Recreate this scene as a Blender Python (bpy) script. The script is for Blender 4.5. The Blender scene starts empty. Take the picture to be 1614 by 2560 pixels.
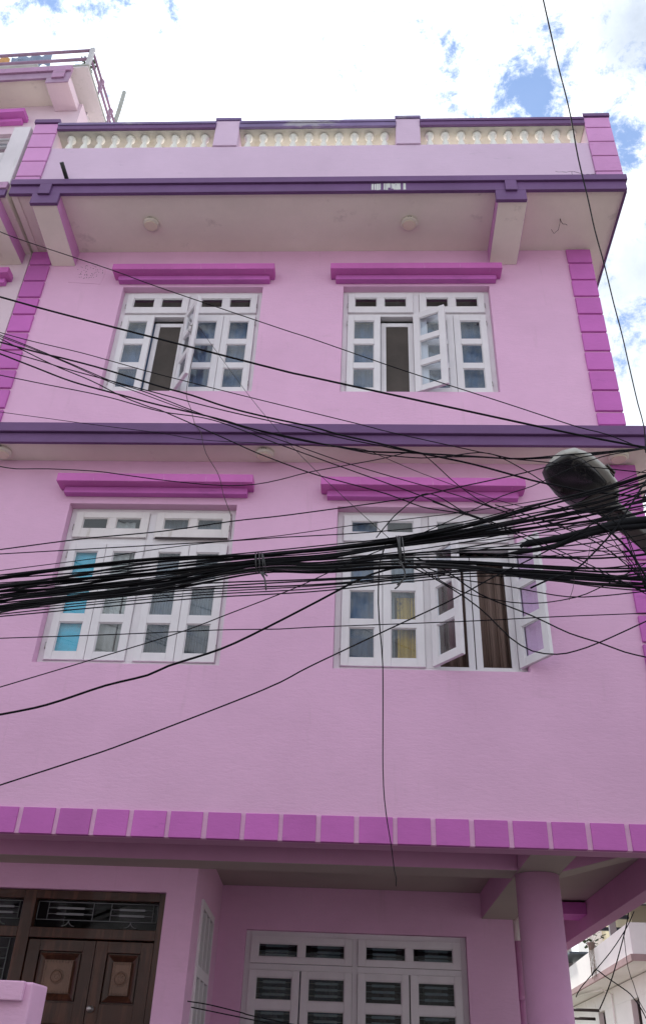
import bpy, bmesh, math, random
from mathutils import Vector, Matrix
PI = math.pi
R = math.radians
sc = bpy.context.scene
C = sc.collection

# ------------------------------------------------------------------ camera
F, U0, V0 = 2122.2, 807.0, 1280.0
CAM = Vector((0, -6.2, 1.6))
def cam_axes(p, y, r):
    cp, sp, c, s = math.cos(p), math.sin(p), math.cos(y), math.sin(y)
    fwd = Vector((s*cp, c*cp, sp)); right = Vector((c, -s, 0)); up = right.cross(fwd)
    return (math.cos(r)*right+math.sin(r)*up, -math.sin(r)*right+math.cos(r)*up, fwd)
RT, UP, FW = cam_axes(R(33.644), R(-3.396), R(2.4996))
cam = bpy.data.cameras.new('camera'); camo = bpy.data.objects.new('camera', cam); C.objects.link(camo)
M = Matrix((RT, UP, -FW)).transposed().to_4x4(); M.translation = CAM
camo.matrix_world = M
cam.sensor_fit = 'VERTICAL'; cam.sensor_height = 24; cam.lens = F/2560*24
cam.clip_start = .05; cam.clip_end = 3000
sc.camera = camo
def at(u, v, Y):                       # a measured picture point laid on the real plane y = Y
    d = (u-U0)/F*RT - (v-V0)/F*UP + FW
    return CAM + d*((Y-CAM.y)/d.y)

# ------------------------------------------------------------------ world
SUN = Vector((-.175, .464, .868)).normalized()
w = bpy.data.worlds.new('World'); sc.world = w; w.use_nodes = True
nt = w.node_tree; N = nt.nodes; L = nt.links; N.clear()
def nd(t, **k):
    n = N.new(t)
    for a, b in k.items(): setattr(n, a, b)
    return n
def mth(op, a, b=None, c=None):
    n = nd('ShaderNodeMath', operation=op)
    for i, x in enumerate((a, b, c)):
        if x is None: continue
        if isinstance(x, (int, float)): n.inputs[i].default_value = x
        else: L.new(x, n.inputs[i])
    return n.outputs[0]
def mrange(x, a, b, c, d, smooth=True):
    n = nd('ShaderNodeMapRange'); n.interpolation_type = 'SMOOTHSTEP' if smooth else 'LINEAR'
    L.new(x, n.inputs[0])
    for i, q in enumerate((a, b, c, d)): n.inputs[i+1].default_value = q
    return n.outputs[0]
tc = nd('ShaderNodeTexCoord'); DIR = tc.outputs['Generated']
def noise(scale, detail, rough=.6, dist=0, off=(0, 0, 0), sq=(1, 1, 1)):
    m = nd('ShaderNodeMapping'); L.new(DIR, m.inputs[0]); m.inputs['Location'].default_value = off; m.inputs['Scale'].default_value = sq
    n = nd('ShaderNodeTexNoise'); L.new(m.outputs[0], n.inputs['Vector'])
    n.inputs['Scale'].default_value = scale; n.inputs['Detail'].default_value = detail
    n.inputs['Roughness'].default_value = rough; n.inputs['Distortion'].default_value = dist
    return n.outputs[0]
def blob(d, r):                        # 1 at direction d fading to 0 at angular radius r
    n = nd('ShaderNodeVectorMath', operation='DISTANCE'); L.new(DIR, n.inputs[0]); n.inputs[1].default_value = d
    return mrange(n.outputs['Value'], 0, r, 1, 0)
sky = nd('ShaderNodeTexSky', sky_type='NISHITA'); sky.sun_disc = False
sky.sun_elevation = R(60.2); sky.sun_rotation = R(-20.7); sky.air_density = 1.0; sky.dust_density = 0.0; sky.ozone_density = 4
bg1 = nd('ShaderNodeBackground'); L.new(sky.outputs[0], bg1.inputs[0]); bg1.inputs[1].default_value = .135
n1 = noise(4.2, 12, .66, .25, (3.1, 1.7, .4)); n2 = noise(19, 12, .72, .25, (5, 2, 8))
n3 = noise(2.1, 5, .55, 0, (1, 7, 2))
base = mth('ADD', mth('MULTIPLY', n1, .55), mth('SUBTRACT', mth('MULTIPLY', n2, 1.15), .36))
holes = mth('MULTIPLY', blob((.168, .498, .853), .062), .24)
holes = mth('ADD', holes, mth('MULTIPLY', blob((.036, .436, .899), .09), .09))
holes = mth('ADD', holes, mth('MULTIPLY', blob((.09, .467, .878), .09), .02))
holes = mth('ADD', holes, mth('MULTIPLY', blob((.27, .538, .8), .05), .14))
holes = mth('ADD', holes, mth('MULTIPLY', blob((.14, .45, .88), .24), .035))
holes = mth('ADD', holes, mth('MULTIPLY', blob((-.30, .40, .87), .20), .19))
fill = mth('ADD', mth('MULTIPLY', blob(tuple(SUN), .40), .12), .025)
cov = mrange(mth('ADD', mth('SUBTRACT', base, holes), fill), .32, .54, .10, 1)
dark = mth('MULTIPLY', blob((.285, .44, .852), .10), .62)
dark = mth('ADD', dark, mth('MULTIPLY', blob((.30, .598, .742), .10), .25))
shade = mrange(mth('ADD', n3, mth('MULTIPLY', n1, .6)), .62, 1.0, 0, .55)
thick = mth('SUBTRACT', 1.0, mth('MINIMUM', mth('ADD', dark, shade), .9))
glow = mth('MULTIPLY', blob(tuple(SUN), .5), .6)
cstr = mth('ADD', mth('ADD', mth('MULTIPLY', thick, .62), .5), glow)
mixc = nd('ShaderNodeMix', data_type='RGBA'); L.new(thick, mixc.inputs['Factor'])
mixc.inputs[6].default_value = (.66, .76, .92, 1); mixc.inputs[7].default_value = (.93, .97, 1, 1)
bg2 = nd('ShaderNodeBackground'); L.new(mixc.outputs[2], bg2.inputs[0]); L.new(cstr, bg2.inputs[1])
mx = nd('ShaderNodeMixShader'); L.new(cov, mx.inputs[0]); L.new(bg1.outputs[0], mx.inputs[1]); L.new(bg2.outputs[0], mx.inputs[2])
wo = nd('ShaderNodeOutputWorld'); L.new(mx.outputs[0], wo.inputs[0])

sl = bpy.data.lights.new('sun', 'SUN'); sl.energy = 3.2; sl.angle = R(4); sl.color = (1, .95, .87)
so = bpy.data.objects.new('sun', sl); C.objects.link(so); so.rotation_euler = SUN.to_track_quat('Z', 'Y').to_euler()
sc.view_settings.view_transform = 'Standard'; sc.view_settings.look = 'None'
sc.view_settings.gamma = 1; sc.view_settings.exposure = 0.62; sc.view_settings.use_curve_mapping = False

# ------------------------------------------------------------------ materials
MATS = {}
def mat(name, col, rough=.7, var=.08, vs=2.0, bump=.0, bs=40, stretch=(1, 1, 1), spots=None, metal=0, spec=.4, streak=None, coat=0, orand=0):
    """procedural paint: base colour, soft variation, fine relief, optional stains / drips"""
    m = bpy.data.materials.new(name); m.use_nodes = True; t = m.node_tree; n = t.nodes; l = t.links
    b = n['Principled BSDF']; b.inputs['Roughness'].default_value = rough; b.inputs['Metallic'].default_value = metal
    b.inputs['Specular IOR Level'].default_value = spec; b.inputs['Coat Weight'].default_value = coat
    g = n.new('ShaderNodeTexCoord'); co = g.outputs['Object']
    def nz(scale, det, st=(1, 1, 1), ro=.6):
        mp = n.new('ShaderNodeMapping'); l.new(co, mp.inputs[0]); mp.inputs['Scale'].default_value = st
        x = n.new('ShaderNodeTexNoise'); l.new(mp.outputs[0], x.inputs['Vector']); x.inputs['Scale'].default_value = scale
        x.inputs['Detail'].default_value = det; x.inputs['Roughness'].default_value = ro
        return x.outputs[0]
    def mrg(x, a, c, d, e):
        q = n.new('ShaderNodeMapRange'); l.new(x, q.inputs[0])
        for i, v in enumerate((a, c, d, e)): q.inputs[i+1].default_value = v
        return q.outputs[0]
    def mix(f, a, c):
        q = n.new('ShaderNodeMix'); q.data_type = 'RGBA'; l.new(f, q.inputs['Factor'])
        for i, v in ((6, a), (7, c)):
            if isinstance(v, tuple): q.inputs[i].default_value = (*v, 1)
            else: l.new(v, q.inputs[i])
        return q.outputs[2]
    lo = tuple(c*(1-var) for c in col); hi = tuple(min(1, c*(1+var)) for c in col)
    c = mix(mrg(nz(vs, 6), .3, .7, 0, 1), lo, hi)
    c2 = mix(mrg(nz(vs*9, 8, stretch, .75), .35, .7, 0, 1), (1-var*.6,)*3, (1, 1, 1))
    mm = n.new('ShaderNodeMix'); mm.data_type = 'RGBA'; mm.blend_type = 'MULTIPLY'; mm.inputs['Factor'].default_value = 1
    l.new(c, mm.inputs[6]); l.new(c2, mm.inputs[7]); c = mm.outputs[2]
    if spots:                          # (colour, scale, threshold, amount)
        c = mix(mrg(nz(spots[1], 8, stretch, .7), spots[2], spots[2]+.08, 0, spots[3]), c, spots[0])
    if streak:                         # drips: (colour, scale, threshold, amount)
        c = mix(mrg(nz(streak[1], 5, (1, 1, .09), .7), streak[2], streak[2]+.1, 0, streak[3]), c, streak[0])
    if orand:
        oi = n.new('ShaderNodeObjectInfo'); q = n.new('ShaderNodeCombineColor'); f_ = mrg(oi.outputs['Random'], 0, 1, 1-orand, 1+orand)
        for k in range(3): l.new(f_, q.inputs[k])
        m2 = n.new('ShaderNodeMix'); m2.data_type = 'RGBA'; m2.blend_type = 'MULTIPLY'; m2.inputs['Factor'].default_value = 1; l.new(c, m2.inputs[6]); l.new(q.outputs[0], m2.inputs[7]); c = m2.outputs[2]
    l.new(c, b.inputs['Base Color'])
    if bump:
        bp = n.new('ShaderNodeBump'); bp.inputs['Strength'].default_value = bump; bp.inputs['Distance'].default_value = .006
        l.new(nz(bs, 7, stretch, .7), bp.inputs['Height']); l.new(bp.outputs[0], b.inputs['Normal'])
    MATS[name] = m; return m
PINK = mat('pink_plaster', (.77, .455, .665), .85, .065, .9, .7, 26, (.55, 1, 1.7), ((.60, .36, .5), 3.1, .62, .35), streak=((.60, .37, .50), 9, .60, .35))
LILAC = mat('lilac_plaster', (.64, .47, .62), .85, .05, 1.3, .5, 26, (.55, 1, 1.7), ((.35, .3, .36), 4.2, .63, .45))
MAG = mat('magenta_paint', (.56, .15, .49), .8, .07, 2.2, .45, 30, (.6, 1, 1.6), ((.36, .1, .33), 5, .6, .4), orand=.09)
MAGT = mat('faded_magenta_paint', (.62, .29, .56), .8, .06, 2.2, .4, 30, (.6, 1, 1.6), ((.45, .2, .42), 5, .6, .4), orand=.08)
HOOD = mat('hood_paint', (.60, .155, .48), .7, .08, 2.5, .3, 30, (.6, 1, 1.6), ((.30, .1, .25), 7, .62, .5), streak=((.72, .6, .66), 38, .64, .75))
PURP = mat('purple_paint', (.15, .068, .19), .6, .12, 2.0, .3, 22, (.4, 1, 2), ((.22, .17, .33), 6, .64, .35), streak=((.2, .16, .28), 30, .66, .35))
PURPF = mat('weathered_purple_paint', (.21, .15, .30), .7, .14, 3, .4, 22, (.5, 1, 2), ((.42, .40, .42), 3.2, .55, .75))
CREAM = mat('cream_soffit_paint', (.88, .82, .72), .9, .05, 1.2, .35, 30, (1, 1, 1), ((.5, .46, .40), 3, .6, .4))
RAILC = mat('shaded_rail_cream', (.46, .45, .40), .8, .1, 3, .4, 30, (1, 1, 1), ((.36, .34, .27), 5, .55, .6))  # balustrade cream darkened; shade of the rail's underside put into the colour
CREAMW = mat('cream_balustrade_paint', (.82, .81, .75), .75, .06, 3, .3, 30, (1, 1, 1), ((.55, .52, .42), 6, .6, .4))
WOODW = mat('white_window_paint', (.76, .72, .75), .45, .05, 4, .25, 35, (1, 1, .15), ((.52, .46, .42), 9, .68, .45))
WOODD = mat('grimy_window_paint', (.75, .70, .70), .5, .07, 4, .3, 35, (1, 1, .3), ((.42, .35, .29), 11, .60, .5))
STAIN = mat('stained_white_plaster', (.70, .64, .68), .9, .07, 1.5, .5, 20, (1, 1, .35), ((.42, .42, .42), 3.5, .6, .5), streak=((.45, .44, .42), 16, .6, .5))
PALEP = mat('pale_pink_plaster', (.72, .56, .64), .9, .05, 1.2, .45, 24, (1, 1, 1), ((.55, .5, .52), 4, .62, .4))
CONC = mat('grey_concrete', (.40, .40, .37), .9, .12, 3, .6, 25, (1, 1, 1), ((.18, .18, .16), 6, .55, .5))
NMAUVE = mat('stained_mauve_paint', (.46, .26, .42), .8, .12, 3, .4, 25, (.5, 1, 1.6), ((.22, .17, .2), 5, .58, .6), streak=((.2, .16, .18), 22, .6, .5))
RAILP = mat('rail_paint', (.36, .22, .34), .5, .12, 6, .2, 30)
RAILG = mat('grey_rail_paint', (.52, .50, .52), .5, .12, 6, .2, 30, spots=((.3, .27, .25), 9, .6, .6))
PLAST = mat('lamp_plastic', (.74, .68, .60), .35, .03, 3)
IRON2 = mat('fanlight_iron', (.20, .21, .22), .5, .1, 5)
PLASTD = mat('lamp_diffuser', (.80, .70, .56), .3, .03, 3)
WOOD = mat('varnished_wood', (.052, .018, .010), .3, .3, 3, .3, 18, (3, 3, .25), ((.12, .045, .025), 4, .5, .5), coat=.2, spec=.25)
WOODC = mat('carved_wood', (.17, .085, .05), .4, .25, 5, .4, 40, (2, 2, .6), coat=.2)
IRON = mat('grille_iron', (.86, .88, .88), .4, .1, 5, metal=.3)
STEEL = mat('latch_steel', (.45, .43, .42), .35, .1, 9, metal=.8)
CABLE = mat('black_cable_sheath', (.011, .011, .014), .6, .3, 9, .2, 60, spec=.08)
CABLE2 = mat('dusty_cable_sheath', (.03, .03, .033), .6, .3, 9, .2, 60, spec=.12)
CABLEB = mat('brown_wire_sheath', (.05, .028, .026), .5, .3, 9)
TIE = mat('tie_wire', (.045, .045, .047), .4, .3, 20, .3, 60)
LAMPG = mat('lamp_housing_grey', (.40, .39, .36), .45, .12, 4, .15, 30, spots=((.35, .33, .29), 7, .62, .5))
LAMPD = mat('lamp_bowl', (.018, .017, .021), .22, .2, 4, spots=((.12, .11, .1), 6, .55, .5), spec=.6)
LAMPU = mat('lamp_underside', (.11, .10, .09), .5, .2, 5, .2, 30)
INT = mat('interior_plaster', (.36, .33, .31), .9, .05, 1)
MESH = mat('dark_screen_mesh', (.075, .062, .055), .8, .2, 3, .3, 300)
CURB = mat('brown_curtain', (.20, .135, .115), .9, .05, 1, .1, 90)
CURG = mat('grey_blue_curtain', (.12, .18, .29), .9, .15, 3, .3, 60, (4, 4, .3))
CURGR = mat('plain_grey_curtain', (.27, .29, .32), .9, .08, 2, .2, 60, (4, 4, .3))
CURW = mat('cream_curtain', (.70, .66, .60), .9, .08, 3, .3, 60, (4, 4, .3))
TEAL = mat('turquoise_sheet', (.05, .56, .72), .35, .12, 5, .4, 12, spots=((.45, .72, .82), 9, .64, .7), spec=.6)
YEL = mat('yellow_fabric', (.55, .34, .06), .8, .2, 6, .4, 20, spots=((.05, .035, .03), 5, .6, .9))
WHITEH = mat('white_house_paint', (.82, .81, .77), .85, .06, 1, .3, 20, (1, 1, 1), ((.48, .45, .38), 2, .6, .4))
DPINK = mat('dull_pink_paint', (.38, .27, .26), .85, .1, 3, .3, 20)
YWALL = mat('pale_yellow_wall', (.62, .56, .38), .85, .06, 2)
OPPW = mat('opposite_house_paint', (.66, .66, .68), .85, .06, 2)
SHEET = mat('blue_grey_sheet', (.06, .08, .10), .5, .2, 4)
DWOOD = mat('dark_window_frame', (.05, .04, .035), .5, .2, 4)
PIPEM = mat('black_pipe', (.03, .028, .03), .5, .3, 5)
ASPH = mat('asphalt', (.042, .042, .044), .9, .2, 2, .8, 60)
PAVE = mat('pavement_concrete', (.09, .087, .09), .9, .15, 2, .6, 30)
EARTH = mat('ground_earth', (.20, .18, .15), .95, .25, .4, .5, 10)
LEAF = mat('leaf_green', (.06, .105, .04), .6, .4, 9)
DRY = mat('dry_stem', (.24, .21, .15), .9, .3, 9)
CLB = mat('blue_grey_cloth', (.26, .31, .42), .9, .15, 6, .4, 25, spots=((.05, .06, .09), 5, .6, .8))
CLO = mat('orange_cloth', (.66, .36, .14), .9, .2, 6, .4, 25, spots=((.7, .55, .5), 6, .55, .6))
PEEL = mat('bare_plaster_patch', (.62, .62, .60), .9, .1, 9, .4, 40, streak=((.2, .15, .3), 40, .55, .8))
CRACK = mat('crack_shadow_gap', (.06, .045, .05), .95, .2, 9)
PCREAM = mat('shaded_porch_cream', (.42, .37, .33), .9, .05, 1.2, .35, 30, (1, 1, 1), ((.36, .33, .28), 3, .6, .4))  # darker copy of the cream soffit paint; porch shade put into the colour
GREYSTRIP = mat('porch_beam_paint', (.60, .31, .50), .85, .05, 1.5, .4, 30)
def glass(name, tint, refl=1.0, rough=.015, dirt=.06):
    m = bpy.data.materials.new(name); m.use_nodes = True; t = m.node_tree; n = t.nodes; l = t.links; n.clear()
    o = n.new('ShaderNodeOutputMaterial'); tr = n.new('ShaderNodeBsdfTransparent'); tr.inputs[0].default_value = (*tint, 1)
    gl = n.new('ShaderNodeBsdfGlossy'); gl.inputs['Roughness'].default_value = rough
    fr = n.new('ShaderNodeFresnel'); fr.inputs[0].default_value = 1.52
    g = n.new('ShaderNodeTexCoord'); nz = n.new('ShaderNodeTexNoise'); l.new(g.outputs['Object'], nz.inputs['Vector']); nz.inputs['Scale'].default_value = 2.3
    bp = n.new('ShaderNodeBump'); bp.inputs['Strength'].default_value = .05; l.new(nz.outputs[0], bp.inputs['Height']); l.new(bp.outputs[0], gl.inputs['Normal'])
    mu = n.new('ShaderNodeMath'); mu.operation = 'MULTIPLY'; mu.use_clamp = True; l.new(fr.outputs[0], mu.inputs[0]); mu.inputs[1].default_value = 1.9*refl
    ge = n.new('ShaderNodeNewGeometry'); inv = n.new('ShaderNodeMath'); inv.operation = 'SUBTRACT'; inv.inputs[0].default_value = 1; l.new(ge.outputs['Backfacing'], inv.inputs[1])
    m3 = n.new('ShaderNodeMath'); m3.operation = 'MULTIPLY'; l.new(mu.outputs[0], m3.inputs[0]); l.new(inv.outputs[0], m3.inputs[1])
    s1 = n.new('ShaderNodeMixShader'); l.new(m3.outputs[0], s1.inputs[0]); l.new(tr.outputs[0], s1.inputs[1]); l.new(gl.outputs[0], s1.inputs[2])
    df = n.new('ShaderNodeBsdfDiffuse'); df.inputs[0].default_value = (.5, .5, .5, 1)
    nz2 = n.new('ShaderNodeTexNoise'); l.new(g.outputs['Object'], nz2.inputs['Vector']); nz2.inputs['Scale'].default_value = 9; nz2.inputs['Detail'].default_value = 8
    mr = n.new('ShaderNodeMapRange'); l.new(nz2.outputs[0], mr.inputs[0])
    for i, v in enumerate((.48, .85, .005, dirt*2)): mr.inputs[i+1].default_value = v
    s2 = n.new('ShaderNodeMixShader'); l.new(mr.outputs[0], s2.inputs[0]); l.new(s1.outputs[0], s2.inputs[1]); l.new(df.outputs[0], s2.inputs[2])
    l.new(s2.outputs[0], o.inputs[0]); MATS[name] = m; return m
GLASS = glass('window_glass', (.90, .94, .97))
GLASSD = glass('dim_window_glass', (.55, .60, .62), .18)

# ------------------------------------------------------------------ helpers
class MB:
    def __init__(s): s.v = []; s.f = []; s.sm = []
    def poly(s, pts, smooth=False):
        i = len(s.v); s.v += [tuple(p) for p in pts]; s.f.append(tuple(range(i, i+len(pts)))); s.sm.append(smooth)
    def box(s, x0, x1, y0, y1, z0, z1, T=None):
        P = [Vector((x, y, z)) for z in (z0, z1) for y in (y0, y1) for x in (x0, x1)]
        if T: P = [T @ p for p in P]
        i = len(s.v); s.v += [tuple(p) for p in P]
        for q in ((0, 2, 3, 1), (4, 5, 7, 6), (0, 1, 5, 4), (2, 6, 7, 3), (0, 4, 6, 2), (1, 3, 7, 5)):
            s.f.append(tuple(i+k for k in q)); s.sm.append(False)
        return s
    def hexa(s, a, b):                 # prism between two equal polygons
        n = len(a); i = len(s.v); s.v += [tuple(p) for p in a]+[tuple(p) for p in b]
        s.f.append(tuple(range(i+n-1, i-1, -1))); s.f.append(tuple(range(i+n, i+2*n))); s.sm += [False]*2
        for k in range(n):
            s.f.append((i+k, i+(k+1) % n, i+n+(k+1) % n, i+n+k)); s.sm.append(False)
        return s
    def rings(s, rr, cap=True, smooth=True):
        i = len(s.v); n = len(rr[0])
        for r in rr: s.v += [tuple(p) for p in r]
        for a in range(len(rr)-1):
            for k in range(n):
                s.f.append((i+a*n+k, i+a*n+(k+1) % n, i+(a+1)*n+(k+1) % n, i+(a+1)*n+k)); s.sm.append(smooth)
        if cap:
            s.f.append(tuple(range(i+n-1, i-1, -1))); e = i+(len(rr)-1)*n; s.f.append(tuple(range(e, e+n))); s.sm += [False]*2
        return s
    def tube(s, pts, r, n=6, cap=True):
        pts = [Vector(p) for p in pts]; rr = []; prev = None
        for k, p in enumerate(pts):
            t = (pts[min(k+1, len(pts)-1)]-pts[max(k-1, 0)]).normalized()
            if prev is None:
                a = t.orthogonal().normalized()
            else:
                a = (prev-t*prev.dot(t)); a = a.normalized() if a.length > 1e-6 else t.orthogonal().normalized()
            prev = a; b = t.cross(a); q = r[k] if isinstance(r, (list, tuple)) else r
            rr.append([p+(a*math.cos(2*PI*j/n)+b*math.sin(2*PI*j/n))*q for j in range(n)])
        return s.rings(rr, cap)
    def lathe(s, c, prof, n=16, ax='Z', T=None):
        rr = []
        for r, h in prof:
            ring = []
            for j in range(n):
                a = 2*PI*j/n; p = Vector((math.cos(a)*r, math.sin(a)*r, h))
                if ax == 'Y': p = Vector((p.x, p.z, p.y))
                p = p+Vector(c)
                ring.append(T @ p if T else p)
            rr.append(ring)
        return s.rings(rr)
    def mesh(s, name, m):
        me = bpy.data.meshes.new(name); me.from_pydata(s.v, [], s.f); me.polygons.foreach_set('use_smooth', s.sm)
        me.materials.append(m); me.update()
        b = bmesh.new(); b.from_mesh(me); bmesh.ops.recalc_face_normals(b, faces=b.faces[:]); b.to_mesh(me); b.free()
        return me
    def build(s, name, m, parent=None, bevel=0, loc=None, rz=0):
        o = bpy.data.objects.new(name, s.mesh(name, m)); C.objects.link(o)
        if parent: o.parent = parent
        if loc: o.location = loc
        if rz: o.rotation_euler.z = rz
        if bevel:
            bv = o.modifiers.new('bevel', 'BEVEL'); bv.width = bevel; bv.segments = 2; bv.limit_method = 'ANGLE'; bv.angle_limit = R(40)
        return o
def B(x0, x1, y0, y1, z0, z1): return MB().box(x0, x1, y0, y1, z0, z1)
def tag(o, label=None, cat=None, group=None, kind=None):
    if label: o['label'] = label
    if cat: o['category'] = cat
    if group: o['group'] = group
    if kind: o['kind'] = kind
    return o
def empty(name, loc=(0, 0, 0), parent=None, rz=0):
    o = bpy.data.objects.new(name, None); C.objects.link(o); o.location = loc; o.rotation_euler.z = rz; o.empty_display_size = .1
    if parent: o.parent = parent
    return o
def dup(o, loc=None, parent=None):
    c = o.copy(); C.objects.link(c)
    if parent: c.parent = parent
    if loc is not None: c.location = loc
    return c
def smooth_path(pts, step=14):         # Catmull-Rom through 3-D points
    P = [2*pts[0]-pts[1]]+pts+[2*pts[-1]-pts[-2]]; out = []
    for i in range(1, len(P)-2):
        a, b, c, d = P[i-1:i+3]; n = max(2, min(step, int((c-b).length/.06)))
        for k in range(n):
            t = k/n; out.append(.5*((2*b)+(c-a)*t+(2*a-5*b+4*c-d)*t*t+(3*b-a-3*c+d)*t**3))
    out.append(pts[-1]); return out
def holed_wall(mb, x0, x1, z0, z1, y0, y1, holes):
    """wall slab between y0 (front) and y1 with rectangular openings and their reveals"""
    xs = sorted({x0, x1, *[h[0] for h in holes], *[h[1] for h in holes]}); zs = sorted({z0, z1, *[h[2] for h in holes], *[h[3] for h in holes]})
    def solid(i, j):
        if i < 0 or j < 0 or i >= len(xs)-1 or j >= len(zs)-1: return False
        cx, cz = (xs[i]+xs[i+1])/2, (zs[j]+zs[j+1])/2
        return not any(h[0] < cx < h[1] and h[2] < cz < h[3] for h in holes)
    vid = {}
    def V(x, y, z):
        k = (round(x, 5), round(y, 5), round(z, 5))
        if k not in vid: vid[k] = len(mb.v); mb.v.append((x, y, z))
        return vid[k]
    def q(*p): mb.f.append(tuple(V(*a) for a in p)); mb.sm.append(False)
    for i in range(len(xs)-1):
        for j in range(len(zs)-1):
            if not solid(i, j): continue
            a, b, c, d = xs[i], xs[i+1], zs[j], zs[j+1]
            q((a, y0, c), (b, y0, c), (b, y0, d), (a, y0, d)); q((a, y1, c), (a, y1, d), (b, y1, d), (b, y1, c))
            if not solid(i-1, j): q((a, y0, c), (a, y0, d), (a, y1, d), (a, y1, c))
            if not solid(i+1, j): q((b, y0, c), (b, y1, c), (b, y1, d), (b, y0, d))
            if not solid(i, j-1): q((a, y0, c), (a, y1, c), (b, y1, c), (b, y0, c))
            if not solid(i, j+1): q((a, y0, d), (b, y0, d), (b, y1, d), (a, y1, d))
    return mb

# ------------------------------------------------------------------ setting
tag(B(-150, 150, -150, 150, -.3, -.02).build('ground', EARTH), kind='structure')
tag(B(-60, 60, -8.6, -3.2, -.019, 0).build('road', ASPH), kind='structure')
tag(B(-60, 60, -3.2, -.2, -.018, .13).build('pavement', PAVE), kind='structure')

opp = empty('opposite_house', (0, -12.5, 0)); tag(opp, 'plain cream house across the street mirrored in the panes, added for bounced light', 'house')  # stands unseen behind the camera; added for reflections and bounced light
mb = MB(); holed_wall(mb, -26, 26, 0, 10.5, -.3, 0, [(x, x+1.4, z, z+1.4) for x in (-7.5, -4.2, -.9, 2.4, 5.7) for z in (.9, 3.9, 6.9)])
mb.build('wall', OPPW, opp)
for x in (-7.5, -4.2, -.9, 2.4, 5.7):
    for z in (.9, 3.9, 6.9):
        w_ = empty('window', (x, -.2, z), opp); mb = MB(); mb.box(0, .07, 0, .06, 0, 1.4); mb.box(1.33, 1.4, 0, .06, 0, 1.4); mb.box(.07, 1.33, .001, .059, 0, .07); mb.box(.07, 1.33, .001, .059, 1.33, 1.4); mb.box(.67, .73, .002, .058, .07, 1.33)
        mb.build('frame', WOODW, w_); B(.07, 1.33, .02, .025, .07, 1.33).build('pane', DWOOD, w_)

# ------------------------------------------------------------------ pink house
XL, XR = -3.755, 2.39
house = empty('pink_house', (0, 0, 0))
tag(house, 'three storey pink house with purple bands, white windows and a balustraded roof terrace', 'house')
WIN = {'ul': (-2.63, -1.115, 7.14, 8.625), 'ur': (-.255, 1.285, 7.14, 8.63), 'll': (-2.635, -1.133, 4.27, 5.80), 'lr': (-.24, 1.29, 4.265, 5.795)}
mb = MB()
holed_wall(mb, XL, XR, 2.97, 9.198, 0, .22, [(a, b, c, d) for a, b, c, d in WIN.values()])
mb.build('front_wall', PINK, house)
mb = MB(); mb.box(XR-.22, XR, .222, 8, 3.2095, 9.198); mb.box(XL, XL+.22, .222, 8, 3.2095, 9.198); mb.box(XL, XR, 8.0, 8.2, 0, 9.198)
mb.build('side_wall', PINK, house)
# floors and inner partitions: dim rooms behind the windows
mb = MB()
for z in (3.21, 6.15): mb.box(XL+.225, XR-.225, .225, 7.99, z, z+.12)
mb.box(XL+.225, XR-.225, 3.4, 3.5, 3.34, 6.14); mb.box(XL+.225, XR-.225, 3.4, 3.5, 6.28, 9.19); mb.box(-.72, -.62, .23, 3.39, 3.34, 6.14); mb.box(-.72, -.62, .23, 3.39, 6.28, 9.19)
mb.build('inner_wall', INT, house)

# --- quoins
QR = random.Random(3)
def quoin(x0, x1, yf, joints, m, side=0):
    for k in range(len(joints)-1):
        top, bot = joints[k], joints[k+1]
        B(x0+QR.uniform(-.004, .004), x1+side, yf-QR.uniform(0, .003), yf+.06, bot+.013+QR.uniform(-.003, .003), top-.013+QR.uniform(-.003, .003)).build('quoin_block', m, house, .005)
jR = [9.196]+[8.963-.2597*k for k in range(9)]+[6.72]
quoin(2.15, 2.385, -.022, jR, MAG, .02)
quoin(-3.745, -3.505, -.022, jR, MAG)
jl = [6.27-.25*k for k in range(13)]+[3.155]
quoin(2.18, 2.385, -.022, [j for j in jl if j > 3.1], MAG, .02)
# --- block band along the foot of the upper wall
x = -2.425-.2675*5; k = 0
while x < 2.37:
    x1 = min(x+.2335+QR.uniform(-.004, .004), 2.41)
    if x1 > XL:
        B(max(x, XL), x1, -.02, .03, 2.964, 3.143).build('band_block', MAG, house, .003)
    x += .2675
B(XL, 2.41, -.006, .05, 2.9655, 3.146).build('band_backing', PINK, house)

# --- middle ledge
mb = B(XL-2.2, 2.62, -.275, -.001, 6.275, 6.345); mb.build('ledge_soffit', CREAM, house)
mb = B(XL-2.2, 2.66, -.31, -.276, 6.25, 6.352); mb.build('ledge_fascia', PURP, house, .004)
mb = B(XL-2.2, 2.68, -.34, -.002, 6.354, 6.455); mb.build('ledge_fascia', PURP, house, .006)
B(2.392, 2.62, -.001, 6, 6.275, 6.345).build('ledge_soffit', CREAM, house)
B(2.392, 2.68, 0, 6, 6.354, 6.455).build('ledge_fascia', PURP, house)

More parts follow.
